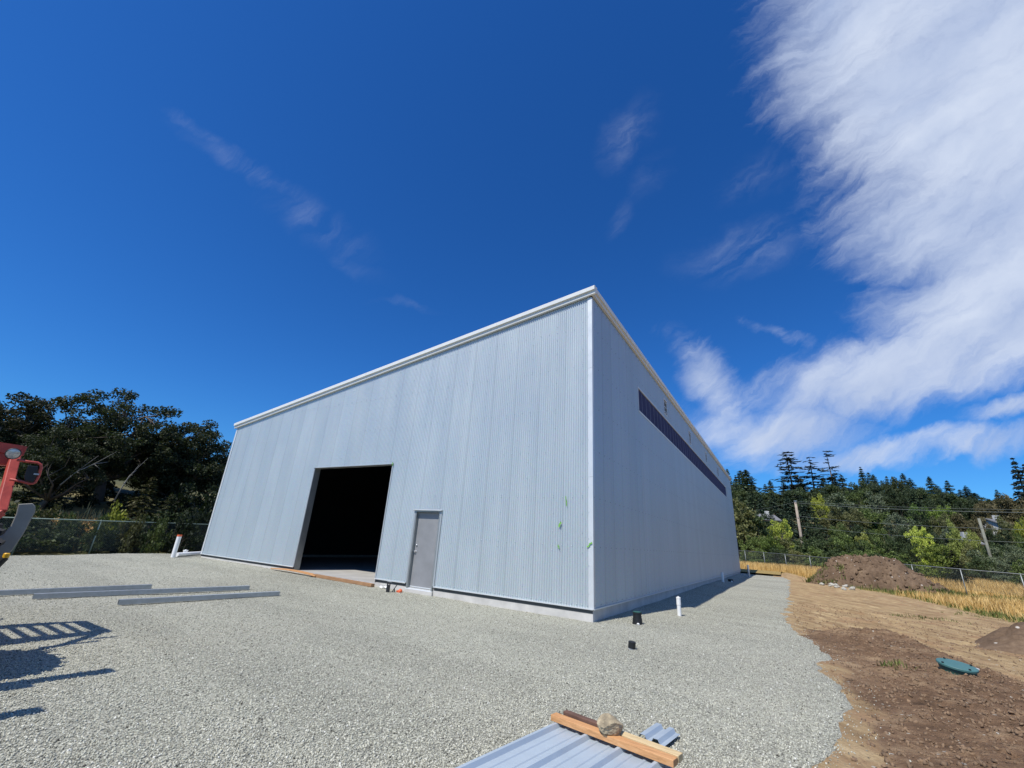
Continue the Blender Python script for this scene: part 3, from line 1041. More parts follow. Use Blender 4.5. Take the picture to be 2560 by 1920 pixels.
k.box(x0 - 0.045, x0 + 0.003, -0.021, 0.012, 0.004, zt - 0.006)
k.box(x1 - 0.003, x1 + 0.045, -0.021, 0.012, 0.004, zt - 0.006)
k.build("door_trim", M['trim_grey'], bld)

# translucent window band of many narrow panels under the east eave
wf = MB()
y0, y1, z0, z1 = WB
wf.box(-0.05, 0.024, y0 - 0.03, y1 + 0.03, z0 - 0.04, z0 + 0.012)
wf.box(-0.05, 0.0235, y0 - 0.03, y1 + 0.03, z1 - 0.012, z1 + 0.03)
wf.box(-0.05, 0.023, y0 - 0.03, y0 + 0.015, z0 + 0.012, z1 - 0.012)
wf.box(-0.05, 0.023, y1 - 0.015, y1 + 0.03, z0 + 0.012, z1 - 0.012)
fb = wf.build("window_band", M['trim'], bld)
npan = 46
pw = (y1 - y0) / npan
for i in range(npan):
    a = y0 + i * pw + 0.016; b = y0 + (i + 1) * pw - 0.016
    pm = MB()
    pm.add([(-0.020, a, z0 + .004), (-0.020, b, z0 + .004), (-0.020, b, z1 - .004), (-0.020, a, z1 - .004)], [(0, 1, 2, 3)])
    pm.build("pane", M['glass_strip'], fb)
for i in range(1, npan):
    yc = y0 + i * pw
    mu = MB(); mu.box(-0.03, -0.012, yc - 0.018, yc + 0.018, z0 + 0.011, z1 - 0.011)
    mu.build("mullion", M['dark_frame'], fb)

for v0, v1, za, zb_ in VENTS:
    f = MB()
    f.box(-0.06, 0.026, v0 - 0.03, v0 + 0.012, za - 0.03, zb_ + 0.03)
    f.box(-0.06, 0.026, v1 - 0.012, v1 + 0.03, za - 0.03, zb_ + 0.03)
    f.box(-0.06, 0.0255, v0 + 0.012, v1 - 0.012, za - 0.03, za + 0.012)
    f.box(-0.06, 0.0255, v0 + 0.012, v1 - 0.012, zb_ - 0.012, zb_ + 0.03)
    vf = f.build("vent", M['trim'], bld)
    bk = MB(); bk.box(-0.09, -0.07, v0, v1, za, zb_); bk.build("vent_backing", M['void'], vf)
    for j in range(3):
        zc = za + (j + 0.5) * (zb_ - za) / 3
        s = MB()
        s.extrude([(-0.004, zc + 0.035), (0.016, zc - 0.030), (0.019, zc - 0.028), (-0.001, zc + 0.037)], v0 + 0.013, v1 - 0.013, 'Y')
        s.build("louvre", M['trim'], vf)


# ================================================================== THINGS ON THE GRAVEL
def gh(x, y):
    return float(gravel_h(np.array(x), np.array(y)))


# --- steel purlins
def lipped_channel(mb, a, b, wdt=0.10, hgt=0.09, t=0.004, lip=0.02):
    """C purlin lying web up along a-b"""
    a = Vector(a); b = Vector(b); d = (b - a).normalized(); s = Vector((d.y, -d.x, 0)).normalized()
    u = Vector((0, 0, 1))
    sec = [(-wdt / 2 + lip, 0.004), (-wdt / 2, 0.0), (-wdt / 2, hgt), (wdt / 2, hgt), (wdt / 2, 0), (wdt / 2 - lip, 0.004)]
    inner = [(-wdt / 2 + lip, 0.004 + t), (-wdt / 2 + t, t), (-wdt / 2 + t, hgt - t), (wdt / 2 - t, hgt - t), (wdt / 2 - t, t), (wdt / 2 - lip, 0.004 + t)]
    poly = sec + inner[::-1]
    n = len(poly)
    vs = [a + s * p[0] + u * p[1] for p in poly] + [b + s * p[0] + u * p[1] for p in poly]
    fs = [(i, (i + 1) % n, n + (i + 1) % n, n + i) for i in range(n)]
    m = len(sec)
    for base in (0, n):
        for i in range(m - 1):
            fs.append((base + i, base + i + 1, base + n - 2 - i, base + n - 1 - i))
    mb.add(vs, fs)


PUR = [((0, 1492), (375, 1473), "farthest of the three steel purlins on the gravel, cut off by the picture edge", 2.6),
       ((78, 1502), (620, 1477), "middle purlin of the three galvanised steel channels on the gravel, the longest in view", 0),
       ((292, 1518), (695, 1492), "nearest of the three galvanised steel purlins on the gravel", 0)]
for pa, pb, lab, more in PUR:
    a = on_ground(*pa); b = on_ground(*pb)
    if more: a = b + (a - b).normalized() * ((a - b).length + more)
    mid = (a + b) / 2
    a.z = gh(a.x, a.y) + 0.015; b.z = gh(b.x, b.y) + 0.015
    root = empty("steel_purlin", (mid.x, mid.y, min(a.z, b.z)))
    root["label"] = lab; root["category"] = "steel beam"; root["group"] = "steel purlins on the gravel"
    mb = MB(); lipped_channel(mb, a - root.location, b - root.location)
    o = mb.build("channel", M['galv'], root)


# --- pipes
def pipe_stub(name, base, top, r, mat, label, cat, group=None, cap=None, collar=True, capcol=None):
    base = Vector(base); top = Vector(top)
    root = empty(name, base)
    tag(root, label, cat, group)
    d = top - base
    mb = MB()
    mb.tube([(0, 0, -0.15), (0, 0, 0), tuple(d * 0.5), tuple(d)], r, 20)
    mb.build("pipe", M[mat], root, smooth=False)
    if collar:
        mb = MB(); u = d.normalized()
        L = d.length
        mb.tube([tuple(u * (L * 0.62)), tuple(u * (L * 0.97))], r * 1.12, 20)
        mb.build("coupling", M[mat], root)
    if cap:
        mb = MB(); u = d.normalized(); L = d.length
        mb.tube([tuple(u * (L * 0.985)), tuple(u * (L + 0.03)), tuple(u * (L + 0.035))], [r * 1.16, r * 1.16, r * 0.9], 20)
        mb.tube([tuple(u * (L + 0.035)), tuple(u * (L + 0.055))], r * 0.4, 8)
        mb.build("cap", M[cap], root)
    return root


def top_above(base, px, py):
    """point on the vertical through base that shows at picture height py"""
    v = wray(px, py)
    t = math.hypot(base.x - CAM_C[0], base.y - CAM_C[1]) / math.hypot(v[0], v[1])
    return float(CAM_C[2] + v[2] * t)


b = on_ground(1699, 1541); b.z = gh(b.x, b.y)
pipe_stub("drain_pipe", b, (b.x, b.y, top_above(b, 1694, 1496)), 0.052, 'pvc', "white capped plastic cleanout pipe standing in the gravel beside the black access box", "pipe", None, 'pvc')
b = on_ground(1808, 1458); b.z = gh(b.x, b.y)
pipe_stub("drain_pipe", b, (b.x, b.y, top_above(b, 1806, 1431)), 0.075, 'pvc', "plain white pipe standing in the shade along the side wall", "pipe", None, None, False)
b = on_ground(1872, 1434); b.z = gh(b.x, b.y)
pipe_stub("drain_pipe", b, (b.x, b.y, top_above(b, 1868, 1412)), 0.075, 'pvc_grey', "grey pipe standing before the dry grass at the far corner of the shed", "pipe", None, None, False)
# short black stub with pale pipe end beneath
b = on_ground(1579, 1624); b.z = gh(b.x, b.y)
root = empty("pipe_stub", b); root.scale = (0.78, 0.78, 0.72); tag(root, "short black pipe stub with white collar sticking out of the open gravel", "pipe")
mb = MB(); mb.tube([(0, 0, -0.1), (0, 0, 0.045)], 0.068, 20); mb.build("collar", M['pvc'], root)
mb = MB(); mb.lathe([(0.080, 0.02), (0.080, 0.155), (0.072, 0.162), (0.0, 0.160)], 24, mtx=Matrix.Rotation(rad(7), 3, 'Y')); mb.build("sleeve", M['black'], root)
# black access box with green lid
b = on_ground(1594, 1562); b.z = gh(b.x, b.y)
root = empty("access_box", b); root.scale = (0.88, 0.88, 0.74); tag(root, "black tapered valve box with green lid near the corner of the shed", "valve box")
mb = MB()
mb.lathe([(0.135, -0.05), (0.135, 0.03), (0.125, 0.035), (0.12, 0.15), (0.112, 0.155), (0.108, 0.28), (0.115, 0.285), (0.115, 0.33)], 28)
mb.build("body", M['black'], root)
mb = MB(); mb.lathe([(0.106, 0.325), (0.106, 0.345), (0.098, 0.350), (0.0, 0.352)], 28); mb.build("lid", M['lid_green'], root)
mb = MB(); mb.tube([(0.05, -0.15, 0.0), (0.05, -0.11, 0.02)], 0.035, 12); mb.build("pipe_end", M['pvc'], root)
# small black cap in the shade
b = on_ground(1827, 1455); b.z = gh(b.x, b.y)
root = empty("pipe_stub", b); tag(root, "small black pipe cap low in the shaded gravel by the side wall", "pipe")
mb = MB(); mb.lathe([(0.16, -0.05), (0.16, 0.14), (0.13, 0.16), (0.0, 0.165)], 20); mb.build("cap", M['black'], root)
mb = MB(); mb.tube([(0.1, -0.2, 0.02), (0.05, -0.1, 0.03)], 0.05, 12); mb.build("pipe_end", M['pvc'], root)

# left corner: upright pipe with red rim, short capped pipe and the pipe lying on the gravel
b = on_ground(432, 1394); b.z = gh(b.x, b.y)
ztop = top_above(b, 450, 1340)
root = pipe_stub("drain_pipe", b, (b.x, b.y, ztop), 0.085, 'pvc', "tall white pipe with red rim standing left of the shed", "pipe", None, None, False)
mb = MB(); mb.tube([(0, 0, ztop - b.z - 0.02), (0, 0, ztop - b.z + 0.05)], 0.09, 20); mb.build("rim", M['orange'], root)
b2 = on_ground(460, 1391); b2.z = gh(b2.x, b2.y)
pipe_stub("drain_pipe", b2, (b2.x, b2.y, top_above(b2, 461, 1377)), 0.085, 'pvc', "short white pipe with domed cap beside the shed's left corner", "pipe", None, 'pvc', False)
pa = on_ground(440, 1393); pb = on_ground(506, 1390)
pa.z = gh(pa.x, pa.y) + 0.09; pb.z = gh(pb.x, pb.y) + 0.12
mid = (pa + pb) / 2
root = empty("loose_pipe", mid); tag(root, "long white plastic pipe lying on the gravel by the shed's left corner", "pipe")
mb = MB(); mb.tube([pa - mid, pb - mid], 0.085, 20); mb.build("pipe", M['pvc'], root)

# --- lumber before the opening
fw = MB()
a = on_front(683, 1424, -0.10); c = on_front(790, 1449, -0.10)
for nm, (p0, p1), matn, lab, w_, h_, dz in (
        ("board", ((681, 1425), (792, 1450)), 'fir', "orange plywood strip lying along the left half of the doorway sill", 0.20, 0.035, 0.02),
        ("plank", ((782, 1450), (931, 1470)), 'fir_old', "weathered two by four lying along the right half of the doorway sill", 0.14, 0.085, 0.0)):
    a = on_front(p0[0], p0[1], -0.14); b = on_front(p1[0], p1[1], -0.14)
    a.z = gh(a.x, a.y - 0.05) + h_ / 2 + dz + 0.01; b.z = gh(b.x, b.y - 0.05) + h_ / 2 + 0.01 + dz
    mid = (a + b) / 2
    mb = MB()
    if nm == "board":
        nseg = 8
        for i in range(nseg):
            t0, t1 = i / nseg, (i + 1) / nseg
            bow = lambda t: Vector((0, -0.02, 0.05 * (1 - 4 * (t - 0.5) ** 2)))
            mb.bar(a.lerp(b, t0) + bow(t0) - mid, a.lerp(b, t1) + bow(t1) - mid, w_ * (0.45 + 0.55 * min(1, t1 * 3)), h_)
    else:
        mb.bar(a - mid, b - mid, w_, h_)
    o = mb.build(nm, M[matn], None, bevel=0.004)
    o.location = mid
    tag(o, lab, "lumber")

# --- black slotted form stake and scraps by the door
b = on_front(968, 1489, -0.55); b.z = gh(b.x, b.y)
zt = top_above(b, 975, 1455)
root = empty("steel_stake", b); tag(root, "black slotted steel stake standing against the footing left of the door", "stake")
mb = MB()
H = zt - b.z
mb.box(-0.065, 0.065, -0.006, 0.006, -0.15, H - 0.075)
mb.box(-0.065, -0.026, -0.006, 0.006, H - 0.075, H - 0.045)
mb.box(0.026, 0.065, -0.006, 0.006, H - 0.075, H - 0.045)
mb.box(-0.065, 0.065, -0.006, 0.006, H - 0.045, H)
mb.box(-0.071, -0.065, -0.006, 0.05, -0.15, H)
mb.build("angle", M['black'], root)
mb = MB(); mb.box(-0.075, 0.07, -0.008, 0.052, H, H + 0.008); mb.build("top_cap", M['galv'], root)
b = on_front(986, 1480, -0.35); b.z = gh(b.x, b.y)
mb = MB(); mb.bar((-0.09, 0, 0.0), (0.05, 0.02, 0.20), 0.035, 0.008); mb.bar((-0.02, 0, 0.10), (0.05, -0.05, 0.0), 0.03, 0.008)
o = mb.build("bracket", M['machine_dark']); o.location = b; tag(o, "small dark bent bracket on the gravel between the black stake and orange cap", "bracket")
b = on_front(999, 1481, -0.30); b.z = gh(b.x, b.y)
root = empty("plastic_plug", b); tag(root, "small orange plastic cap lying on the gravel left of the grey door", "cap")
mb = MB(); mb.lathe([(0.06, 0.0), (0.062, 0.05), (0.045, 0.085), (0.0, 0.09)], 18, mtx=Matrix.Rotation(rad(25), 3, 'Y')); mb.build("dome", M['orange'], root, smooth=True)
mb = MB(); mb.tube([(-0.05, 0, 0.02), (-0.14, 0.02, 0.015)], [0.04, 0.02], 10); mb.build("neck", M['orange'], root)
b = on_front(957, 1477, -0.05); b.z = gh(b.x, b.y)
mb = MB()
g = 6
for i in range(g):
    x_0, x_1 = -0.14 + i * 0.28 / g, -0.14 + (i + 1) * 0.28 / g
    zz = lambda x: 0.03 + 0.02 * math.sin(x * 25)
    mb.add([(x_0, -.03, zz(x_0)), (x_1, -.035, zz(x_1)), (x_1, .03, zz(x_1) + .03), (x_0, .035, zz(x_0) + .025), (x_0, -.03, zz(x_0) - .008), (x_1, -.035, zz(x_1) - .008), (x_1, .03, zz(x_1) + .022), (x_0, .035, zz(x_0) + .017)],
           [(0, 1, 2, 3), (7, 6, 5, 4), (0, 4, 5, 1), (2, 6, 7, 3)])
o = mb.build("plastic_scrap", M['paper']); o.location = b; tag(o, "crumpled white plastic scrap against the footing left of the black stake", "litter")

# --- strips of green tape on the front sheets
for (px, py), L, wd, ang, lab in (
        ((1416, 1253), 0.26, 0.025, 8, "long green tape strip, the highest of those near the shed corner"),
        ((1400, 1311), 0.14, 0.05, -25, "crumpled wide green tape scrap midway up the ribbed front wall"),
        ((1397, 1367), 0.10, 0.035, 20, "small low green tape scrap on the ribbed front wall left of the corner trim"),
        ((1474, 1362), 0.17, 0.04, -42, "slanting green tape strip on the corner trim of the shed"),
        ((982, 1160), 0.11, 0.06, 15, "green tape scrap at the upper right corner of the vehicle doorway")):
    c = on_front(px, py, -0.024)
    mb = MB()
    ns = 7
    rr = random.Random(px)
    up = []
    for i in range(ns + 1):
        z = (i / ns - 0.5) * L
        x = 0.012 * math.sin(i * 1.7 + px) * (1 if wd > 0.03 else 0.4)
        y = -0.006 - 0.010 * abs(math.sin(i * 1.3 + px))
        ww = wd * (0.6 + 0.4 * rr.random())
        up.append(((x - ww / 2, y, z), (x + ww / 2, y - 0.004, z)))
    vs = [q for p in up for q in p]; n_ = len(vs)
    vs += [(q[0], q[1] + 0.003, q[2]) for q in vs]
    fs = []
    for i in range(ns):
        fs += [(2 * i, 2 * i + 1, 2 * i + 3, 2 * i + 2), (n_ + 2 * i + 2, n_ + 2 * i + 3, n_ + 2 * i + 1, n_ + 2 * i)]
    mb.add(vs, fs)
    o = mb.build("tape_strip", M['tape'])
    o.location = c; o.rotation_euler = (0, rad(-ang), 0)
    tag(o, lab, "tape", "green tape on the front wall")

# --- stack of ribbed sheets with lumber and rock
SZ = -0.13
v = wray(1405, 1800); p = CAM_C + v * (SZ - CAM_C[2]) / v[2]; A = Vector(p)
v = wray(1150, 1917); p = CAM_C + v * (SZ - CAM_C[2]) / v[2]; Bk = Vector(p)
v = wray(1718, 1914); p = CAM_C + v * (SZ - CAM_C[2]) / v[2]; Cr = Vector(p)
dl_ = (Bk - A).normalized(); ds = Vector((-dl_.y, dl_.x, 0))
if ds.dot(Cr - A) < 0: ds = -ds
Wd = 0.98
st = empty("sheet_stack", (A.x, A.y, gh(A.x, A.y)))
tag(st, "low stack of blue grey ribbed metal sheets at the bottom of the picture", "metal sheets")
RIBS = [0.0, 0.305, 0.61, 0.915]


def sheet(dz, shift=0.0, length=2.9, extra=0.0):
    prof = []
    for i, r in enumerate(RIBS):
        if i == 0: prof += [(-0.035, -0.012)]
        prof += [(r - 0.030, 0.0), (r - 0.013, 0.030), (r + 0.013, 0.030), (r + 0.030, 0.0)]
        if i < 3:
            for q in (0.095, 0.205): prof += [(r + q - 0.016, 0.0), (r + q - 0.009, 0.007), (r + q + 0.009, 0.007), (r + q + 0.016, 0.0)]
    prof += [(0.975, -0.012)]
    mb = MB(); n = len(prof)
    base = A - st.location
    for s in (-0.04 - extra, length):
        for q, h in prof:
            pnt = base + ds * (q + shift) + dl_ * s
            mb.v.append((pnt.x, pnt.y, SZ - 0.03 + dz + h - st.location.z))
    for s in (-0.04 - extra, length):
        for q, h in prof:
            pnt = base + ds * (q + shift) + dl_ * s
            mb.v.append((pnt.x, pnt.y, SZ - 0.0312 + dz + h - st.location.z))
    for i in range(n - 1): mb.f += [(i, i + 1, n + i + 1, n + i), (2 * n + n + i, 2 * n + n + i + 1, 2 * n + i + 1, 2 * n + i)]
    mb.m = [0] * len(mb.f)
    return mb


M['bark_brown'] = simple('bark edge', (0.13, 0.070, 0.048), 0.9, 0, 0.35, 8, 0.4, 30)
M['sheet'] = simple('coated sheet', (0.41, 0.475, 0.525), 0.40, 0.2, 0.06, 3)
for i in range(5):
    mb = sheet(-0.014 * i, 0.004 * math.sin(i * 2.1), 2.9, 0.006 * i)
    mb.build("ribbed_sheet", M['sheet'], st)
for s in (0.4, 1.8):
    mb = MB()
    q0 = A + dl_ * s - ds * 0.05 - st.location; q1 = A + dl_ * s + ds * 1.02 - st.location
    zc = SZ - 0.03 - 0.014 * 5 - 0.03 - st.location.z
    mb.bar((q0.x, q0.y, zc), (q1.x, q1.y, zc), 0.09, 0.045)
    mb.build("bearer", M['fir_old'], st)


def lay(name, p0, p1, wdt, hgt, zb, mat, lab):
    mid = (p0 + p1) / 2
    mb = MB(); a = p0 - mid; b = p1 - mid
    mb.bar((a.x, a.y, hgt / 2), (b.x, b.y, hgt / 2), wdt, hgt)
    o = mb.build(name, M[mat], None, bevel=0.003)
    o.location = (mid.x, mid.y, zb)
    return tag(o, lab, "lumber", "lumber weighing down the sheets")


LA = A + dl_ * 0.05 - ds * 0.06; LB = A + dl_ * 0.07 + ds * 1.05
lay("plank", LA, LB, 0.085, 0.045, SZ + 0.001, 'fir', "orange two by four laid flat across the sheet stack, nearest the camera")
LC = A - dl_ * 0.045 + ds * 0.40; LD = A - dl_ * 0.022 + ds * 1.055
lay("plank", LC, LD, 0.085, 0.045, SZ + 0.006, 'fir_pale', "pale plank on the sheet stack behind the orange two by four")
qa = A - dl_ * 0.045 + ds * 0.0; qb = A - dl_ * 0.035 + ds * 0.39; mid = (qa + qb) / 2
mb = MB()
mb.bar(qa - mid, qb - mid, 0.06, 0.062)
o = mb.build("plank", M['bark_brown'], None, bevel=0.006); o.location = (mid.x, mid.y, SZ + 0.034)
tag(o, "short dark bark-edged board standing behind the orange two by four, left of the rock", "lumber", "lumber weighing down the sheets")


def rock_mesh(r, seed, sub=4, flat=0.8, amp=0.28):
    bm = bmesh.new(); bmesh.ops.create_icosphere(bm, subdivisions=sub, radius=1.0)
    off = Vector((seed * 3.7, seed * 1.9, seed))
    rr = random.Random(seed)
    planes = [(Vector((rr.uniform(-1, 1), rr.uniform(-1, 1), rr.uniform(-0.6, 1))).normalized(), rr.uniform(0.62, 0.9)) for _ in range(11)]
    for v in bm.verts:
        p = v.co.copy()
        for n_, d_ in planes:
            k_ = p.dot(n_) - d_
            if k_ > 0: p -= n_ * k_ * 0.92
        p *= 1 + amp * 0.35 * mnoise.noise(p * 2.2 + off) + 0.05 * mnoise.noise(p * 7 + off)
        v.co = Vector((p.x * r, p.y * r * 0.9, p.z * r * flat))
    me = bpy.data.meshes.new("rock"); bm.to_mesh(me); bm.free()
    return me


me = rock_mesh(0.114, 9, 5, 0.64)
me.materials.append(M['rock'])
me.polygons.foreach_set('use_smooth', [False] * len(me.polygons))
o = bpy.data.objects.new("rock", me); COL.objects.link(o)
rk = A + ds * 0.50 + dl_ * 0.03
o.location = (rk.x, rk.y, SZ + 0.103); o.rotation_euler = (0.05, 0.1, 0.9)
tag(o, "fist-sided brown grey rock weighing down the planks on the sheet stack".replace("fist-sided", "angular"), "rock")

# offcut of sheet sticking out beyond the planks
v = wray(1655, 1838); zc = -0.245; p = CAM_C + v * (zc - CAM_C[2]) / v[2]
off = empty("sheet_offcut", (p[0], p[1], gh(p[0], p[1])))
tag(off, "short blue ribbed sheet offcut sticking out beyond the planks", "metal sheet")
mb = MB(); prof = [(-0.13, 0.0), (-0.115, 0.032), (-0.07, 0.032), (-0.05, 0), (-0.01, 0.0), (0.01, 0.032), (0.05, 0.032), (0.07, 0.0), (0.11, 0.0)]; n = len(prof)
for s in (-0.16, 0.22):
    for q, h in prof:
        pnt = ds * q + dl_ * s
        mb.v.append((pnt.x, pnt.y, zc + h - off.location.z))
for s in (-0.16, 0.22):
    for q, h in prof:
        pnt = ds * q + dl_ * s
        mb.v.append((pnt.x, pnt.y, zc + h - 0.002 - off.location.z))
for i in range(n - 1): mb.f += [(i, i + 1, n + i + 1, n + i), (3 * n + i, 3 * n + i + 1, 2 * n + i + 1, 2 * n + i)]
mb.m = [0] * len(mb.f)
mb.build("ribbed_sheet", M['sheet'], off)

# --- septic riser with green lid, half buried in the soil
c = on_ground(2400, 1703)
c.z = float(soil_h(np.array(c.x), np.array(c.y)))
c.z -= 0.02
root = empty("septic_riser", c); root.scale = (0.69, 0.69, 0.9); root.rotation_euler = (rad(7), rad(6), 0)
tag(root, "round green plastic tank lid half buried in the brown soil", "tank lid")
mb = MB(); mb.lathe([(0.30, -0.35), (0.30, 0.02), (0.315, 0.05), (0.315, 0.09)], 40); mb.build("riser", M['lid_green'], root)
M['lid_top'] = simple('lid top', (0.055, 0.150, 0.145), 0.5, 0, 0.1, 5)
mb = MB(); mb.lathe([(0.325, 0.085), (0.345, 0.09), (0.345, 0.115), (0.335, 0.122), (0.0, 0.135)], 40); lid = mb.build("lid", M['lid_top'], root)
for k in range(4):
    an = k * math.pi / 2 + 0.5
    mb = MB(); mb.lathe([(0.022, 0), (0.022, 0.02), (0, 0.022)], 8, (0.305 * math.cos(an), 0.305 * math.sin(an), 0.122)); mb.build("bolt", M['black'], lid)
mb = MB(); mb.bar((0.28, 0.16, 0.10), (0.36, 0.05, 0.11), 0.05, 0.02); mb.build("lug", M['pvc'], lid)


# ================================================================== SOIL HEAPS, STONES, GRASS
VR = lambda px: Vector((wray(px, 1400)[0], wray(px, 1400)[1], 0)).normalized()   # horizontal view direction through a picture column


def heap(name, label, D0, outline, depth, matn, clodamp, res=0.09, seed=1):
    pc = outline[len(outline) // 2][0]
    v = VR(pc); r = Vector((v.y, -v.x, 0))
    pts = [at_dist(px, py, D0) for px, py in outline]
    c = Vector((CAM_C[0], CAM_C[1], 0)) + v * D0
    us = []; hs = []
    for (px, py) in outline:
        vv = wray(px, py); h = Vector((vv[0], vv[1], 0))
        t = D0 / h.dot(v)                         # meets the vertical plane across the view at D0
        p = Vector(CAM_C + vv * t)
        us.append((p - c).dot(r)); hs.append(max(0.0, p.z - float(terrain(p.x, p.y))))
    us = np.array(us); hs = np.array(hs); hs[0] = 0; hs[-1] = 0
    U, W_ = np.meshgrid(np.arange(us[0] - 0.4, us[-1] + 0.4, res), np.arange(-depth - 0.5, depth + 0.5, res))
    Hh = np.interp(U + 0.25 * fbm(U, W_, 0.8, 3, seed), us, hs, left=0, right=0)
    top = 1 - (np.abs(W_ + 0.35 * fbm(U, W_, 0.5, 3, seed + 3)) / depth) ** 1.7
    Hh = Hh * np.clip(top, 0, 1) ** 0.75
    k = sstep(0.02, 0.35, Hh)
    rd = 0.5 - np.abs(fbm(U, W_, 1.3, 4, seed + 7, 0.6))
    lump = fbm(U, W_, 0.9, 5, seed + 9, 0.68) * 0.50 + (rd - 0.42) * 0.45 + np.abs(fbm(U, W_, 2.2, 4, seed + 5, 0.65)) * 0.55
    Hh = Hh + k * lump * clodamp
    Xw = c.x + r.x * U + v.x * W_; Yw = c.y + r.y * U + v.y * W_
    Zw = terrain(Xw, Yw) + Hh - 0.05
    o = grid_mesh(name, Xw - c.x, Yw - c.y, Zw, M[matn], smooth=False)
    o.location = (c.x, c.y, 0)
    tag(o, label, "dirt heap")
    return o, c, r, v


def mat_heap():
    m, t, b = mat_new('heaped soil')
    co = t.node('ShaderNodeTexCoord').outputs['Object']
    n1 = t.noise(co, 0.9, 6, 0.65); n2 = t.noise(co, 6, 5, 0.65)
    col = t.ramp(t.math('ADD', t.math('MULTIPLY', n1, 0.55), t.math('MULTIPLY', n2, 0.45)), [(0.3, (0.075, 0.050, 0.032)), (0.5, (0.145, 0.098, 0.063)), (0.7, (0.25, 0.178, 0.115))])
    v = t.voro(co, 7); sc = t.node('ShaderNodeSeparateColor'); t.put(sc.inputs[0], v.outputs['Color'])
    chip = t.math('MULTIPLY', t.rng(sc.outputs[0], 0.95, 0.97), t.rng(v.outputs['Distance'], 0.35, 0.2))
    col = t.mix(chip, col, (0.50, 0.46, 0.40, 1))
    t.put(b.inputs['Base Color'], col)
    b.inputs['Roughness'].default_value = 0.95; b.inputs['Specular IOR Level'].default_value = 0.15
    bp = t.node('ShaderNodeBump'); bp.inputs['Strength'].default_value = 0.8; bp.inputs['Distance'].default_value = 0.06
    t.put(bp.inputs['Height'], n2); t.l.new(bp.outputs[0], b.inputs['Normal'])
    return m


M['heap'] = mat_heap()
pile, pc_, pr_, pv_ = heap("dirt_heap", "large flat-topped brown heap of excavated soil in front of the fence", 43.6,
                           [(2022, 1462), (2040, 1440), (2066, 1410), (2086, 1394), (2110, 1392), (2150, 1394), (2195, 1395), (2230, 1399), (2255, 1412), (2300, 1438), (2345, 1463), (2378, 1480), (2400, 1492)], 2.5, 'heap', 1.25, 0.06, 2)
heap("dirt_heap", "small rough heap of soil and stones at the right picture edge", 17.2,
     [(2440, 1600), (2462, 1588), (2500, 1572), (2540, 1558), (2600, 1548), (2690, 1560), (2760, 1610)], 1.5, 'heap', 0.5, 0.04, 11)

# pale rubble stones at the foot of the heap
rub_me = []
for s in range(4):
    me = rock_mesh(1.0, 20 + s, 2, 0.7, 0.3); me.materials.append(M['rubble']); rub_me.append(me)
rng = random.Random(4)
for i in range(20):
    px = 2044 + 92 * (i / 19) + rng.uniform(-8, 8); py = 1459 + 15 * (i / 19) + rng.uniform(-5, 5)
    p = on_ground(px, py)
    o = bpy.data.objects.new("rubble_stone", rub_me[i % 4]); COL.objects.link(o)
    s = rng.uniform(0.08, 0.21)
    o.scale = (s * 1.3, s, s); o.location = (p.x, p.y, p.z + s * 0.35); o.rotation_euler = (rng.uniform(-.4, .4), rng.uniform(-.4, .4), rng.uniform(0, 6))
    tag(o, "pale broken stone lying at the foot of the large dirt heap", "stone", "pale rubble at the foot of the dirt heap")


# --- loose stones over the gravel pad (nobody could count them)
def lumps(n, pos, rmin, rmax, rgen, flat=0.65):
    base = np.array([[1, 0, 0], [-1, 0, 0], [0, 1, 0], [0, -1, 0], [0, 0, 1], [0, 0, -1]], float)
    tri = np.array([[0, 2, 4], [2, 1, 4], [1, 3, 4], [3, 0, 4], [2, 0, 5], [1, 2, 5], [3, 1, 5], [0, 3, 5]])
    r = rmin + (rmax - rmin) * rgen.random(n) ** 2.0
    sc = 0.65 + 0.7 * rgen.random((n, 6))
    v = base[None] * sc[:, :, None]
    v[:, :, 2] *= flat
    v[:, :, 0] += 0.25 * (rgen.random((n, 6)) - 0.5); v[:, :, 1] += 0.25 * (rgen.random((n, 6)) - 0.5)
    # random rotation
    q = rgen.normal(size=(n, 4)); q /= np.linalg.norm(q, axis=1, keepdims=True)
    wq, x, y, z = q.T
    R = np.stack([1 - 2 * (y * y + z * z), 2 * (x * y - z * wq), 2 * (x * z + y * wq), 2 * (x * y + z * wq), 1 - 2 * (x * x + z * z), 2 * (y * z - x * wq),
                  2 * (x * z - y * wq), 2 * (y * z + x * wq), 1 - 2 * (x * x + y * y)], -1).reshape(n, 3, 3)
    v = np.einsum('nij,nkj->nki', R, v) * r[:, None, None] + pos[:, None, :]
    f = tri[None] + (np.arange(n) * 6)[:, None, None]
    return v.reshape(-1, 3), f.reshape(-1, 3), r


rg = np.random.default_rng(7)
N = 560000
ang = rg.uniform(rad(-62), rad(60), N)          # around the view azimuth
dd_ = 3.0 + (27.0 - 3.0) * rg.random(N) ** 1.9
azv = math.atan2(FW.x, FW.y)
px_ = CAM_C[0] + dd_ * np.sin(azv + ang); py_ = CAM_C[1] + dd_ * np.cos(azv + ang)
ok = (px_ < edge_x(py_) + fbm(px_, py_, 1.6, 4, 9) * 0.55 - 0.02 + (rg.random(N) < 0.30) * rg.exponential(0.16, N)) & ~((py_ > 0.03) & (px_ < -0.03))
px_, py_ = px_[ok], py_[ok]
pos = np.stack([px_, py_, np.maximum(gravel_h(px_, py_), np.where(px_ > 3.0, soil_h(px_, py_), -9)) + 0.004], -1)
v_, f_, r_ = lumps(len(pos), pos, 0.0045, 0.0128, rg)
tag(np_mesh("gravel_stones", v_, f_, M['pebble']), "loose grey crushed stones covering the gravel yard", "gravel", kind='stuff')

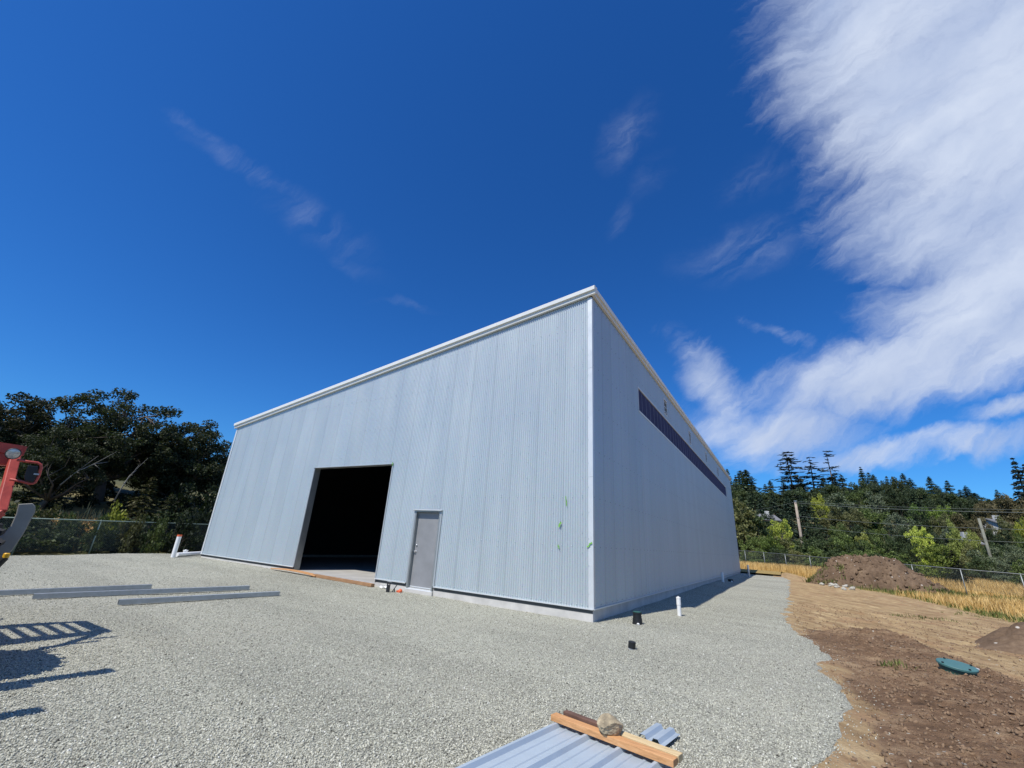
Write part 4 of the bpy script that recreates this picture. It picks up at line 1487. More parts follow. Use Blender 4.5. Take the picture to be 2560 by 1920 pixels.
# --- soil clods
N = 60000
cx_ = rg.uniform(3.4, 16, N); cy_ = -8 + 20 * rg.random(N) ** 1.2
br, gr = soil_masks(cx_, cy_)
ok = (rg.random(N) < 0.20 + 0.80 * br) & (cx_ > edge_x(cy_) + 0.12) & (gr < 0.4)
cx_, cy_ = cx_[ok], cy_[ok]
pos = np.stack([cx_, cy_, soil_h(cx_, cy_) + 0.004], -1)
v_, f_, r_ = lumps(len(pos), pos, 0.004, 0.034, rg, 0.55)
tag(np_mesh("soil_clods", v_, f_, M['clod']), "small brown clods scattered over the bare soil", "clods", kind='stuff')


# --- grass
def blades(x, y, zf, hmin, hmax, wd, rgen, per=4, spread=0.12, lean=0.3):
    n = len(x) * per
    bx = np.repeat(x, per) + rgen.normal(0, spread, n); by = np.repeat(y, per) + rgen.normal(0, spread, n)
    bz = zf(bx, by) - 0.03
    h = rgen.uniform(hmin, hmax, n); a = rgen.uniform(0, 2 * np.pi, n)
    lx = np.cos(a) * h * lean * rgen.random(n); ly = np.sin(a) * h * lean * rgen.random(n)
    b2 = a + np.pi / 2 + rgen.normal(0, 0.5, n)
    wx = np.cos(b2) * wd; wy = np.sin(b2) * wd
    b0 = np.stack([bx - wx, by - wy, bz], -1); b1 = np.stack([bx + wx, by + wy, bz], -1)
    m0 = np.stack([bx + lx * .35 - wx * .8, by + ly * .35 - wy * .8, bz + h * .6], -1); m1 = np.stack([bx + lx * .35 + wx * .8, by + ly * .35 + wy * .8, bz + h * .6], -1)
    t0 = np.stack([bx + lx - wx * .15, by + ly - wy * .15, bz + h], -1); t1 = np.stack([bx + lx + wx * .15, by + ly + wy * .15, bz + h], -1)
    v = np.stack([b0, b1, m1, m0, t1, t0], 1)
    f = np.array([[0, 1, 2, 3], [3, 2, 4, 5]])[None] + (np.arange(n) * 6)[:, None, None]
    return v.reshape(-1, 3), f.reshape(-1, 4)


def field_pts(n, rgen, ylo=1.0):
    az = rgen.uniform(rad(-10), rad(60), n); d = 20 + 42 * rgen.random(n) ** 0.8
    x = CAM_C[0] + d * np.sin(az); y = CAM_C[1] + d * np.cos(az)
    n_ = fbm(x, y, 0.5, 4, 33)
    g = y - np.interp(x, flx, fly) + n_ * 2.2
    inside_b = (x < 0.3) & (y < 38.3)
    okk = ~inside_b & (gravel_h(x, y) < terrain(x, y) + 0.02)
    return x, y, g, okk


x, y, g, okk = field_pts(80000, rg)
toward = np.clip((g - 3.2 + fbm(x, y, 0.25, 3, 71) * 5) / 2.5, 0, 1)
toward = np.maximum(toward, sstep(34, 37, y))
by_heap = np.hypot(x - pc_.x - 0.8, y - pc_.y) < 7.2
toward = np.where(by_heap & (((x - pc_.x) * pv_.x + (y - pc_.y) * pv_.y) < 1.5) & (((x - pc_.x) * pr_.x + (y - pc_.y) * pr_.y) > -4.3), 0, toward)
south = sstep(30, 20, y) * ~by_heap      # greener strip towards the right edge
dry = okk & (g > 0.4) & (rg.random(len(x)) < np.maximum(toward, 1 - south) * 0.95 + 0.05)
front_heap = (np.hypot(x - pc_.x - 0.8, y - pc_.y) < 8.0) & (((x - pc_.x) * pv_.x + (y - pc_.y) * pv_.y) < 1.0) & (((x - pc_.x) * pr_.x + (y - pc_.y) * pr_.y) > -4.3)
dry = dry & ~front_heap
far_ = dry & (y > 36)
va, fa = blades(x[far_], y[far_], terrain, 0.35, 0.80, 0.012, rg, 4, 0.18, 0.5)
v_, f_ = blades(x[dry & ~far_], y[dry & ~far_], terrain, 0.16, 0.50, 0.010, rg, 4, 0.18, 0.6)
f_ = np.concatenate([f_, fa + len(v_)]); v_ = np.concatenate([v_, va])
tag(np_mesh("dry_grass", v_, f_, M['dry_grass']), "dry golden grass in the field before the right fence", "grass", kind='stuff')
x, y, g, okk = field_pts(30000, rg)
toward = np.clip((g - 3.2 + fbm(x, y, 0.25, 3, 71) * 5) / 2.5, 0, 1)
south = sstep(30, 20, y)
by_heap = np.hypot(x - pc_.x - 0.8, y - pc_.y) < 7.2
toward = np.where(by_heap, 0, toward); south = np.maximum(south, by_heap * 0.9)
gg = okk & (g > -0.3) & (rg.random(len(x)) < (1 - toward) * south)
# weeds growing on and round the heap
qx, qy = x[gg], y[gg]
v1, f1 = blades(qx, qy, terrain, 0.06, 0.26, 0.014, rg, 4, 0.12, 0.8)
tag(np_mesh("green_grass", v1, f1, M['green_grass']), "short green grass along the foot of the dirt heap and field edge", "grass", kind='stuff')

# crumbled clods over the big heap
hm0 = pile.data
hv0 = np.empty(len(hm0.vertices) * 3, np.float32); hm0.vertices.foreach_get('co', hv0); hv0 = hv0.reshape(-1, 3)
hh0 = hv0[:, 2] - terrain(hv0[:, 0] + pc_.x, hv0[:, 1] + pc_.y)
ids = np.where(hh0 > 0.05)[0]; ids = rg.choice(ids, 650)
pos = hv0[ids] + np.array([pc_.x, pc_.y, 0.0])
v_, f_, r_ = lumps(len(pos), pos, 0.02, 0.20, rg, 0.6)
tag(np_mesh("heap_clods", v_, f_, M['heap']), "brown clods crumbled over the large dirt heap", "clods", kind='stuff')

# weeds on the heap: small leafy plants low on its left front
dg = bpy.context.evaluated_depsgraph_get()
hm = pile.data
hv = np.empty(len(hm.vertices) * 3, np.float32); hm.vertices.foreach_get('co', hv); hv = hv.reshape(-1, 3)
uu = hv[:, 0] * pr_.x + hv[:, 1] * pr_.y; ww_ = hv[:, 0] * pv_.x + hv[:, 1] * pv_.y
hh_ = hv[:, 2] - terrain(hv[:, 0] + pc_.x, hv[:, 1] + pc_.y)
wn_ = fbm(hv[:, 0], hv[:, 1], 0.8, 3, 81)
sel = np.where((ww_ < -0.4) & (hh_ > 0.02) & (hh_ < 1.4) & (uu < 0.2) & (wn_ + 0.10 - hh_ * 0.1 > 0.0) & (rg.random(len(hv)) < 0.10) | ((ww_ < -1.8) & (hh_ > -0.04) & (hh_ < 0.30) & (uu > -1) & (rg.random(len(hv)) < 0.16)))[0]


def pile_z(bx, by):
    # nearest heap vertex height
    out = np.empty(len(bx))
    sx_, sy_ = hv[sel, 0] + pc_.x, hv[sel, 1] + pc_.y
    rep = len(bx) // max(1, len(sel))
    return np.repeat(hv[sel, 2], rep) - 0.0


v_, f_ = blades(hv[sel, 0] + pc_.x, hv[sel, 1] + pc_.y, pile_z, 0.10, 0.34, 0.022, rg, 6, 0.09, 0.9)
tag(np_mesh("heap_weeds", v_, f_, M['green_grass']), "green weeds growing on the front of the large dirt heap", "weeds", kind='stuff')

# single weed tufts on the bare soil
for (px, py), nn, sp, lab in (((2240, 1683), 14, 0.07, "bright weed tuft alone on the brown soil left of the green tank lid"),
                              ((2310, 1545), 40, 0.35, "flat green weed patch on the tan tracked soil"),
                              ((2530, 1548), 60, 0.6, "spreading green weed patch near the right edge beyond the small heap")):
    p = on_ground(px, py)
    x = p.x + rg.normal(0, sp * 1.5, nn); y = p.y + rg.normal(0, sp, nn)
    zf = lambda a, b: soil_h(a, b)
    v_, f_ = blades(x, y, zf, 0.05, 0.13, 0.009, rg, 5, 0.05, 1.0)
    o = np_mesh("weed_tuft", v_ - np.array([p.x, p.y, 0]), f_, M['green_grass']); o.location = (p.x, p.y, 0)
    tag(o, lab, "weed", kind='stuff')


# ================================================================== FENCES
def chain_fence(pts, spacing, label, post_mat, rail_mat, wire_pitch=0.075, wr=0.0016, wire_mat='fence_wire'):
    """pts: rail points (x,y,ztop) ; ground found below"""
    root = empty("chain_link_fence", (pts[0][0], pts[0][1], float(terrain(pts[0][0], pts[0][1]))))
    tag(root, label, "fence")
    O = root.location
    A0 = Vector(pts[0]); B0 = Vector(pts[1])
    L = (B0 - A0).length; d = (B0 - A0) / L
    n = int(L / spacing) + 1
    for i in range(n + 1):
        p = A0 + d * min(L, i * spacing)
        zg_ = float(terrain(p.x, p.y)) - 0.3
        mb = MB(); mb.tube([(p.x - O.x, p.y - O.y, zg_ - O.z), (p.x - O.x, p.y - O.y, p.z - O.z)], 0.028, 10)
        mb.lathe([(0.033, -0.01), (0.036, 0.02), (0.0, 0.045)], 10, (p.x - O.x, p.y - O.y, p.z - O.z))
        mb.build("post", M[post_mat], root, smooth=True)
    mb = MB(); mb.tube([A0 - O, B0 - O], 0.024, 10); mb.build("top_rail", M[rail_mat], root, smooth=True)
    # woven wires as slanting strands
    Hf = max(1.25, min(A0.z - float(terrain(A0.x, A0.y)), B0.z - float(terrain(B0.x, B0.y))))
    V = []; Fq = []
    nr = Vector((-d.y, d.x, 0))
    for sg in (1, -1):
        s = -Hf
        while s < L + Hf:
            s0, s1 = s, s + sg * Hf
            # clip to length
            t0, t1 = 0.0, 1.0
            for lim, sign in ((0, 1), (L, -1)):
                a_s, b_s = (s0 - lim) * sign, (s1 - lim) * sign
                if a_s < 0 and b_s < 0: t0, t1 = 1, 0; break
                if a_s < 0: t0 = max(t0, a_s / (a_s - b_s))
                elif b_s < 0: t1 = min(t1, a_s / (a_s - b_s))
            if t1 > t0:
                P = []
                for t in (t0, t1):
                    q = A0 + d * (s0 + (s1 - s0) * t); q.z -= Hf * (1 - t) + 0.02
                    P.append(q - O)
                dr = (P[1] - P[0]).normalized(); e1 = nr * wr; e2 = nr.cross(dr) * wr
                k = len(V)
                for q in P: V += [q + e1, q - e1 * 0.5 + e2 * 0.87, q - e1 * 0.5 - e2 * 0.87]
                Fq += [(k, k + 1, k + 4, k + 3), (k + 1, k + 2, k + 5, k + 4), (k + 2, k, k + 3, k + 5)]
            s += wire_pitch
    np_mesh("wire_mesh", np.array([tuple(p) for p in V]), np.array(Fq), M[wire_mat], parent=root)
    return root


FXL = -22.0
ra = on_side(80, 1296, FXL); rb = on_side(515, 1311, FXL)
dirL = (rb - ra) / (rb.y - ra.y)
chain_fence([tuple(ra + dirL * (-12 - ra.y)), tuple(ra + dirL * (12 - ra.y))], 2.30, "green chain link fence along the bank left of the shed", 'fence_green', 'fence_green', 0.065, 0.0034, 'fence_wire')
ra = at_dist(1850, 1376, 62); rb = at_dist(2560, 1436, 42.0)
dR = (rb - ra).normalized()
chain_fence([tuple(ra - dR * 9.0), tuple(rb + dR * 15)], 3.3, "galvanised chain link fence across the dry grass field on the right", 'fence', 'fence', 0.085, 0.0028, 'fence_wire')


# ================================================================== TREES
def quads(c, size, rgen, aspect=0.7, up=0.0, dirs=None):
    """one leaf spray per row of c: quads of random orientation"""
    n = len(c)
    nrm = rgen.normal(size=(n, 3)); nrm[:, 2] += up
    nrm /= np.linalg.norm(nrm, axis=1, keepdims=True) + 1e-9
    if dirs is None: t = rgen.normal(size=(n, 3))
    else: t = dirs.copy()
    t -= nrm * np.sum(t * nrm, 1, keepdims=True); t /= np.linalg.norm(t, axis=1, keepdims=True) + 1e-9
    b = np.cross(nrm, t)
    s = (size if hasattr(size, '__len__') else np.full(n, size))[:, None] * (0.6 + 0.8 * rgen.random((n, 1)))
    # irregular kite shaped spray
    v = np.stack([c - t * s, c - b * s * aspect * (0.5 + rgen.random((n, 1)) * .6), c + t * s, c + b * s * aspect * (0.5 + rgen.random((n, 1)) * .6)], 1)
    f = np.arange(n * 4).reshape(n, 4)
    return v.reshape(-1, 3), f


def broadleaf(seed, H, R, trunk_frac=0.22, clumps=60, per=60, leaf=0.3, clump_r=0.9, shape=1.0, limbs=8, tr=0.25, mbark='bark', low=0.0):
    """returns (trunk mesh object data, crown mesh data) of height H, crown radius R"""
    rr = random.Random(seed); rgen = np.random.default_rng(seed)
    zc0 = H * trunk_frac
    cz = zc0 + (H - zc0) * 0.42
    mb = MB()
    lean = Vector((rr.uniform(-.06, .06) * H, rr.uniform(-.06, .06) * H, 0))
    fork = Vector((lean.x, lean.y, zc0 * 1.05))
    mb.tube([(0, 0, -0.4), (lean.x * .2, lean.y * .2, zc0 * .4), fork], [tr * 1.25, tr, tr * 0.85], 8)
    C = []
    tries = 0
    while len(C) < clumps and tries < 5000:
        tries += 1
        v = Vector((rr.gauss(0, 1), rr.gauss(0, 1), rr.gauss(0, 1))).normalized()
        k = rr.random() ** 0.4
        zz = v.z
        p = Vector((v.x * R * k, v.y * R * k, cz + (zz * k) * ((H - cz) if zz > 0 else (cz - zc0 * (1 - low)) * 0.95)))
        # uneven outline
        f = 0.80 + 0.35 * mnoise.noise(Vector((v.x * 1.7 + seed, v.y * 1.7, v.z * 1.7)))
        p = Vector((p.x * f, p.y * f, cz + (p.z - cz) * (0.86 + 0.24 * mnoise.noise(Vector((v.x * 2.3, v.y * 2.3 + seed, v.z))))))
        if all((p - q).length > clump_r * 0.55 for q in C): C.append(p)
    # limbs
    hubs = []
    for i in range(limbs):
        a = 2 * math.pi * (i + rr.random() * .7) / limbs
        e = rr.uniform(0.25, 1.2)
        dr = Vector((math.cos(a) * math.cos(e), math.sin(a) * math.cos(e), math.sin(e)))
        L = R * rr.uniform(0.55, 0.85)
        m1 = fork + dr * L * 0.4 + Vector((0, 0, -0.03 * L)); m2 = fork + dr * L + Vector((rr.uniform(-.1, .1) * R, rr.uniform(-.1, .1) * R, 0.12 * L))
        m2.z = min(m2.z, H * 0.9)
        mb.tube([fork - Vector((0, 0, 0.2)), m1, (m1 + m2) / 2 + Vector((rr.uniform(-.06, .06) * R, rr.uniform(-.06, .06) * R, rr.uniform(0, .05) * R)), m2], [tr * .6, tr * .42, tr * .3, tr * .18], 6)
        hubs += [m1, (m1 + m2) / 2, m2]
    for p in C:
        h = min(hubs, key=lambda q: (q - p).length)
        mid = (h + p) / 2 + Vector((rr.uniform(-.08, .08) * R, rr.uniform(-.08, .08) * R, rr.uniform(-.05, .03) * R))
        mb.tube([h, mid, p], [tr * .16, tr * .10, tr * .04], 4, cap=False)
    tm = mb.build("trunk", M[mbark], None, smooth=True, recalc=False)
    V = []
    cs = []
    for p in C:
        r = clump_r * rr.uniform(0.6, 1.25)
        n = int(per * (r / clump_r) ** 1.6)
        q = rgen.normal(size=(n, 3)); q /= np.linalg.norm(q, axis=1, keepdims=True)
        q *= (rgen.random((n, 1)) ** 0.45) * r
        q[:, 2] *= 0.62
        cs.append(q + np.array(p))
    cs = np.concatenate(cs)
    v, f = quads(cs, leaf, rgen, 0.75, up=0.35)
    cm = np_mesh("crown", v, f, M['leaf'])
    return tm, cm


def conifer(seed, H, R, whorls=24, per=6, nq=9, droop=0.25, base=0.10, sparse=0.0, leaf=0.30, tr=0.2, flat=False):
    rr = random.Random(seed); rgen = np.random.default_rng(seed)
    mb = MB()
    mb.tube([(0, 0, -0.5), (0, 0, H * .5), (0.02 * H * rr.uniform(-1, 1), 0, H * 0.99)], [tr, tr * .62, 0.03], 7)
    cs = []; ds_ = []; sz = []
    for i in range(whorls):
        t = i / (whorls - 1)
        z = H * (base + (1 - base) * t * 0.985) + rr.uniform(-.3, .3) * H / whorls
        rad_ = R * (1 - t) ** (0.75 if not flat else 0.6) * rr.uniform(0.75, 1.15) + 0.06 * R
        if flat: rad_ = R * (0.30 + 1.15 * (1 - t) ** 0.8) * rr.uniform(0.65, 1.25)
        a0 = rr.uniform(0, 6.28)
        for j in range(per):
            if rr.random() < sparse: continue
            a = a0 + 2 * math.pi * j / per + rr.uniform(-.35, .35)
            L = rad_ * rr.uniform(0.6, 1.15)
            dirv = Vector((math.cos(a), math.sin(a), 0))
            rise = rr.uniform(-0.05, 0.2) * L
            tip = Vector((0, 0, z)) + dirv * L + Vector((0, 0, rise - droop * L))
            mid = Vector((0, 0, z)) + dirv * L * 0.5 + Vector((0, 0, rise * 0.9))
            mb.tube([(0, 0, z), mid, tip], [tr * .22 * (1 - t) + 0.02, tr * .12 * (1 - t) + .015, 0.01], 4, cap=False)
            for q in range(nq):
                s = 0.18 + 0.82 * (q + rr.random()) / nq
                p = Vector((0, 0, z)) * (1 - s) ** 2 + mid * 2 * s * (1 - s) + tip * s * s
                side = Vector((-dirv.y, dirv.x, 0)) * rr.uniform(-1, 1) * L * 0.26 * (1.15 - s)
                p = p + side + Vector((0, 0, rr.uniform(-.10, .03) * (L * .5)))
                cs.append(tuple(p)); dd2 = dirv + side.normalized() * rr.uniform(0, .8) + Vector((0, 0, rr.uniform(-.5, .1)))
                ds_.append(tuple(dd2)); sz.append(leaf * (0.55 + 0.65 * L / R))
    cs = np.array(cs); ds_ = np.array(ds_)
    v, f = quads(cs, np.array(sz), rgen, 0.42 if not flat else 0.34, up=1.6 if flat else 0.5, dirs=ds_)
    tm = mb.build("trunk", M['bark'], None, smooth=True, recalc=False)
    cm = np_mesh("crown", v, f, M['needle'])
    return tm, cm


PROTO = {}


def proto(key, builder, H, R):
    tm, cm = builder
    PROTO[key] = (tm.data, cm.data, H, R)
    for o in (tm, cm): bpy.data.objects.remove(o)


proto('oak1', broadleaf(3, 9.5, 6.2, 0.20, 165, 190, 0.105, 0.78, limbs=9, tr=0.34), 9.5, 6.2)
proto('oak2', broadleaf(8, 9.0, 5.0, 0.18, 135, 190, 0.105, 0.78, limbs=8, tr=0.30), 9.0, 5.0)
proto('oak3', broadleaf(15, 9.0, 5.2, 0.10, 160, 190, 0.110, 0.82, limbs=8, tr=0.28), 9.0, 5.2)
proto('bl1', broadleaf(21, 10, 4.6, 0.12, 62, 110, 0.21, 1.15, limbs=6, tr=0.22), 10, 4.6)
proto('bl2', broadleaf(22, 10, 5.4, 0.10, 70, 105, 0.21, 1.15, limbs=6, tr=0.22), 10, 5.4)
proto('bl3', broadleaf(23, 10, 3.6, 0.10, 55, 110, 0.20, 1.05, limbs=5, tr=0.2), 10, 3.6)
proto('bl4', broadleaf(27, 10, 5.0, 0.06, 80, 95, 0.19, 1.0, limbs=7, tr=0.2), 10, 5.0)
proto('sh1', broadleaf(31, 2.2, 1.6, 0.04, 34, 46, 0.10, 0.42, limbs=6, tr=0.05, low=0.8), 2.2, 1.6)
proto('sh2', broadleaf(32, 2.2, 1.9, 0.04, 38, 46, 0.10, 0.45, limbs=6, tr=0.05, low=0.8), 2.2, 1.9)
proto('cf1', conifer(41, 16, 3.4, 30, 8, 13, 0.28, 0.05, 0.02, 0.44), 16, 3.4)
proto('cf2', conifer(42, 16, 2.9, 32, 7, 13, 0.34, 0.05, 0.05, 0.40), 16, 2.9)
proto('cf3', conifer(43, 16, 4.0, 26, 8, 14, 0.22, 0.06, 0.08, 0.48), 16, 4.0)
proto('fir1', conifer(51, 20, 3.0, 17, 6, 13, 0.02, 0.22, 0.20, 0.50, 0.24, flat=True), 20, 3.0)
proto('fir2', conifer(52, 20, 2.8, 16, 5, 13, 0.14, 0.20, 0.22, 0.48, 0.24, flat=True), 20, 2.8)
proto('fir3', conifer(56, 20, 2.7, 15, 5, 12, 0.05, 0.25, 0.30, 0.46, 0.24, flat=True), 20, 2.7)

trng = random.Random(99)


def plant_tree(name, key, px, ytop, D, wpx, col, label, group=None, cat="tree", rot=None, sink=0.0, hscale=None):
    P = at_dist(px, ytop, D)
    zg = float(terrain(P.x, P.y)) - sink
    H = max(0.6, P.z - zg)
    tmd, cmd, h0, r0 = PROTO[key]
    depth = (Vector(P) - Vector(CAM_C)).dot(FW)
    # width in metres of wpx picture columns at that distance
    p1 = at_dist(px - wpx / 2, ytop, D); p2 = at_dist(px + wpx / 2, ytop, D)
    w_m = math.hypot(p2.x - p1.x, p2.y - p1.y)
    sxy = (w_m / 2) / r0
    root = empty(name, (P.x, P.y, zg), rot if rot is not None else trng.uniform(0, 6.28))
    tag(root, label, cat, group)
    j = (0.88 + 0.24 * trng.random()) * (1.25 if D > 48 else 1.0)
    for nm, data in (("trunk", tmd), ("crown", cmd)):
        o = bpy.data.objects.new(nm, data); COL.objects.link(o); o.parent = root
        o.scale = (sxy, sxy, H / h0)
        if nm == "crown": o.color = (col[0] * j, col[1] * j, col[2] * j, 1)
    return root


OAK = (0.040, 0.050, 0.022); DK = (0.020, 0.030, 0.013); MID = (0.066, 0.088, 0.027); OLV = (0.080, 0.082, 0.034)
LIM = (0.34, 0.38, 0.07); YG = (0.23, 0.245, 0.038); CON = (0.033, 0.053, 0.031); CON2 = (0.045, 0.066, 0.031); BRN = (0.088, 0.076, 0.038); GRY = (0.080, 0.096, 0.060)

# left: oaks on the bank
plant_tree("oak_tree", 'oak1', 345, 986, 36, 480, OAK, "big dark oak with open crown and pale bare limbs on the left bank", cat="tree", rot=0.6)
plant_tree("oak_tree", 'oak2', 70, 970, 38, 470, (0.036, 0.040, 0.020), "tall spreading oak at the left picture edge above the red machine", cat="tree", rot=2.2)
plant_tree("oak_tree", 'oak3', 500, 1045, 37, 300, OAK, "lower dark oak just left of the shed wall", cat="tree", rot=4.0)
plant_tree("oak_tree", 'oak3', 190, 1062, 33, 300, OAK, "dense low oak filling the gap between the two tall left oaks", cat="tree", rot=1.1)
for px, yt, D_, wp, key, rot in ((430, 1120, 44, 260, 'oak3', 2.0), (280, 1100, 46, 280, 'oak2', 5.0), (110, 1080, 48, 300, 'oak3', 3.3), (-60, 1010, 36, 280, 'oak2', 0.4), (560, 1130, 46, 200, 'oak2', 1.7), (-160, 1020, 44, 300, 'oak3', 2.7)):
    plant_tree("oak_tree", key, px, yt, D_, wp * 1.2, DK, "dark oak in the shadowed second row on the left bank", "back row of oaks on the left bank", rot=rot)
plant_tree("young_fir", 'cf3', 385, 1192, 31.5, 120, (0.062, 0.062, 0.018), "olive green young fir under the big oak behind the left fence", rot=1)
plant_tree("young_fir", 'cf3', 432, 1235, 30.5, 100, (0.055, 0.060, 0.018), "shorter olive young fir close to the shed behind the left fence", rot=2)
for i, (px, yt, D_, wp, c) in enumerate([(75, 1258, 29.5, 90, MID), (130, 1262, 30, 80, OLV), (185, 1275, 28.5, 70, MID), (300, 1262, 29, 80, YG), (262, 1282, 27.5, 70, MID), (345, 1285, 27.5, 80, OLV), (410, 1288, 27.5, 80, MID), (470, 1290, 27.5, 80, DK), (505, 1270, 29.5, 80, DK), (20, 1262, 29, 90, OLV),
                                           (150, 1240, 33, 90, DK), (60, 1225, 34, 110, DK), (225, 1222, 34, 80, DK), (330, 1225, 34, 110, DK), (470, 1200, 34, 120, DK), (525, 1215, 33, 100, DK), (130, 1200, 38, 110, DK), (260, 1190, 39, 120, DK), (430, 1170, 38, 120, DK)]):
    plant_tree("bank_shrub", 'sh1' if i % 2 else 'sh2', px, yt, D_, wp * 1.25, c, "leafy shrub growing on the bank behind the left fence", "shrubs on the left bank", "shrub", sink=0.3)
# bramble hedge close behind the fence
yy = -9.0; i = 0
brng = random.Random(12)
while yy < 9.5:
    for xx, hh in ((-23.0, 0.95), (-24.3, 1.35)):
        x = xx + brng.uniform(-.25, .25); y = yy + brng.uniform(-.4, .4)
        zg = float(terrain(x, y)) - 0.1
        tmd, cmd, h0, r0 = PROTO['sh1' if i % 2 else 'sh2']
        root = empty("bramble_bush", (x, y, zg), brng.uniform(0, 6))
        tag(root, "dark green bramble bush growing against the left chain link fence", "shrub", "brambles behind the left fence")
        s = brng.uniform(0.8, 1.1)
        for nm, data in (("trunk", tmd), ("crown", cmd)):
            o = bpy.data.objects.new(nm, data); COL.objects.link(o); o.parent = root
            o.scale = (0.75 * s, 0.75 * s, hh * s / h0 * 1.15)
            if nm == "crown":
                c = brng.choice([(0.030, 0.046, 0.018), (0.042, 0.060, 0.024), (0.055, 0.070, 0.028)]); o.color = (*c, 1)
        i += 1
    yy += 1.15
# dry grass patch on the bank
p = at_dist(232, 1269, 30.5)
rr_ = np.random.default_rng(5)
x = p.x + rr_.normal(0, 0.9, 900); y = p.y + rr_.normal(0, 1.0, 900)
v_, f_ = blades(x, y, terrain, 0.15, 0.45, 0.02, rr_, 4, 0.1, 0.6)
tag(np_mesh("bank_grass", v_, f_, M['dry_grass']), "patch of dry yellow grass on the bank behind the left fence", "grass", kind='stuff')
# bleached dead limbs
for pts_, r0_, lab in ((((285, 1253), (310, 1210), (325, 1188), (342, 1175)), 0.034, "bleached dead branch slanting down from the big left oak"),
                       (((150, 1213), (190, 1180), (235, 1160), (270, 1155)), 0.034, "long pale bare branch reaching left from the big oak")):
    P_ = [at_dist(a, b, 31.5) for a, b in pts_]
    mb = MB(); o0 = P_[0].copy()
    mb.tube([q - o0 for q in P_], [r0_, r0_ * .8, r0_ * .6, r0_ * .3], 6)
    for k in (1, 2):
        d2 = (P_[k + 1] - P_[k]).normalized()
        for sgn in (-1, 1):
            e = P_[k] - o0 + d2 * 0.5 + Vector((0.1, 0.2 * sgn, 0.5 * sgn + .1))
            mb.tube([P_[k] - o0, e], [r0_ * .5, r0_ * .15], 5)
    o = mb.build("dead_branch", M['bark_pale'], None, smooth=True); o.location = o0
    tag(o, lab, "branch")

# right: wooded hillside, far row first
G1 = "conifers along the hilltop skyline"
for i, (px, yt, wp) in enumerate([(1817, 1172, 44), (1838, 1188, 36), (1850, 1176, 50), (1863, 1174, 54), (1880, 1204, 46), (1912, 1210, 30), (1924, 1201, 34), (1940, 1196, 46), (1956, 1199, 40), (1982, 1212, 60), (2000, 1199, 46), (2042, 1208, 46), (2056, 1194, 56), (2084, 1192, 46), (2102, 1187, 40), (2125, 1186, 40), (2150, 1167, 46), (2170, 1181, 46), (2182, 1186, 40),
                                      (2202, 1177, 46), (2215, 1190, 40), (2255, 1183, 50), (2273, 1195, 46), (2302, 1188, 52), (2321, 1191, 56), (2340, 1212, 50), (2366, 1201, 44), (2386, 1207, 50), (2412, 1214, 56), (2398, 1224, 50), (2435, 1232, 50), (2465, 1222, 44), (2490, 1224, 44)]):
    if i % 4 == 3 and px > 1900: continue
    plant_tree("conifer_tree", ('cf1', 'cf2', 'cf3')[i % 3], px, yt, 172 + (i * 7) % 20, wp * (1.2 + 0.22 * ((i * 5) % 4)), CON if i % 3 else CON2, "dark pointed conifer on the hilltop skyline right of the shed", G1, "tree")
for i, px in enumerate(range(1830, 2590, 26)):
    base_y = np.interp(px, [1830, 1900, 2150, 2300, 2430, 2590], [1206, 1226, 1196, 1210, 1238, 1236])
    plant_tree("hilltop_tree", ('bl1', 'bl3', 'bl2', 'bl4')[i % 4], px, float(base_y) - 5 + (i * 5) % 14, 160, 84, ((0.052, 0.074, 0.032), (0.068, 0.086, 0.034), (0.044, 0.062, 0.034))[i % 3], "rounded dark green tree filling the skyline below the conifer tips", "rounded trees along the hilltop", "tree")
plant_tree("tall_fir", 'fir1', 1966, 1128, 165, 84, (0.020, 0.026, 0.017), "leftmost and broadest of three tall ragged firs on the skyline", "three tall firs above the hillside", "tree", 0.3)
plant_tree("tall_fir", 'fir2', 2021, 1142, 165, 84, (0.020, 0.026, 0.017), "shortest of three tall ragged firs on the skyline, in the middle", "three tall firs above the hillside", "tree", 1.2)
plant_tree("tall_fir", 'fir3', 2066, 1124, 165, 80, (0.020, 0.026, 0.017), "thinnest of three tall ragged firs on the skyline, at their right", "three tall firs above the hillside", "tree", 2.0)
plant_tree("tall_fir", 'cf2', 2530, 1144, 120, 110, (0.020, 0.031, 0.026), "tall dark fir at the far right picture edge", "fir pair at the right edge", "tree", 0.5)
plant_tree("tall_fir", 'cf1', 2558, 1160, 122, 110, (0.020, 0.031, 0.026), "second tall fir cut off by the right picture edge", "fir pair at the right edge", "tree", 1.5)
plant_tree("round_tree", 'bl3', 2228, 1180, 150, 60, (0.038, 0.048, 0.018), "round topped olive tree among the skyline conifers", rot=1)
plant_tree("broad_tree", 'bl2', 2510, 1226, 118, 170, BRN, "wide brownish tree dome below the fir pair at the right edge", rot=1)
G2 = "leafy trees on the middle of the hillside"
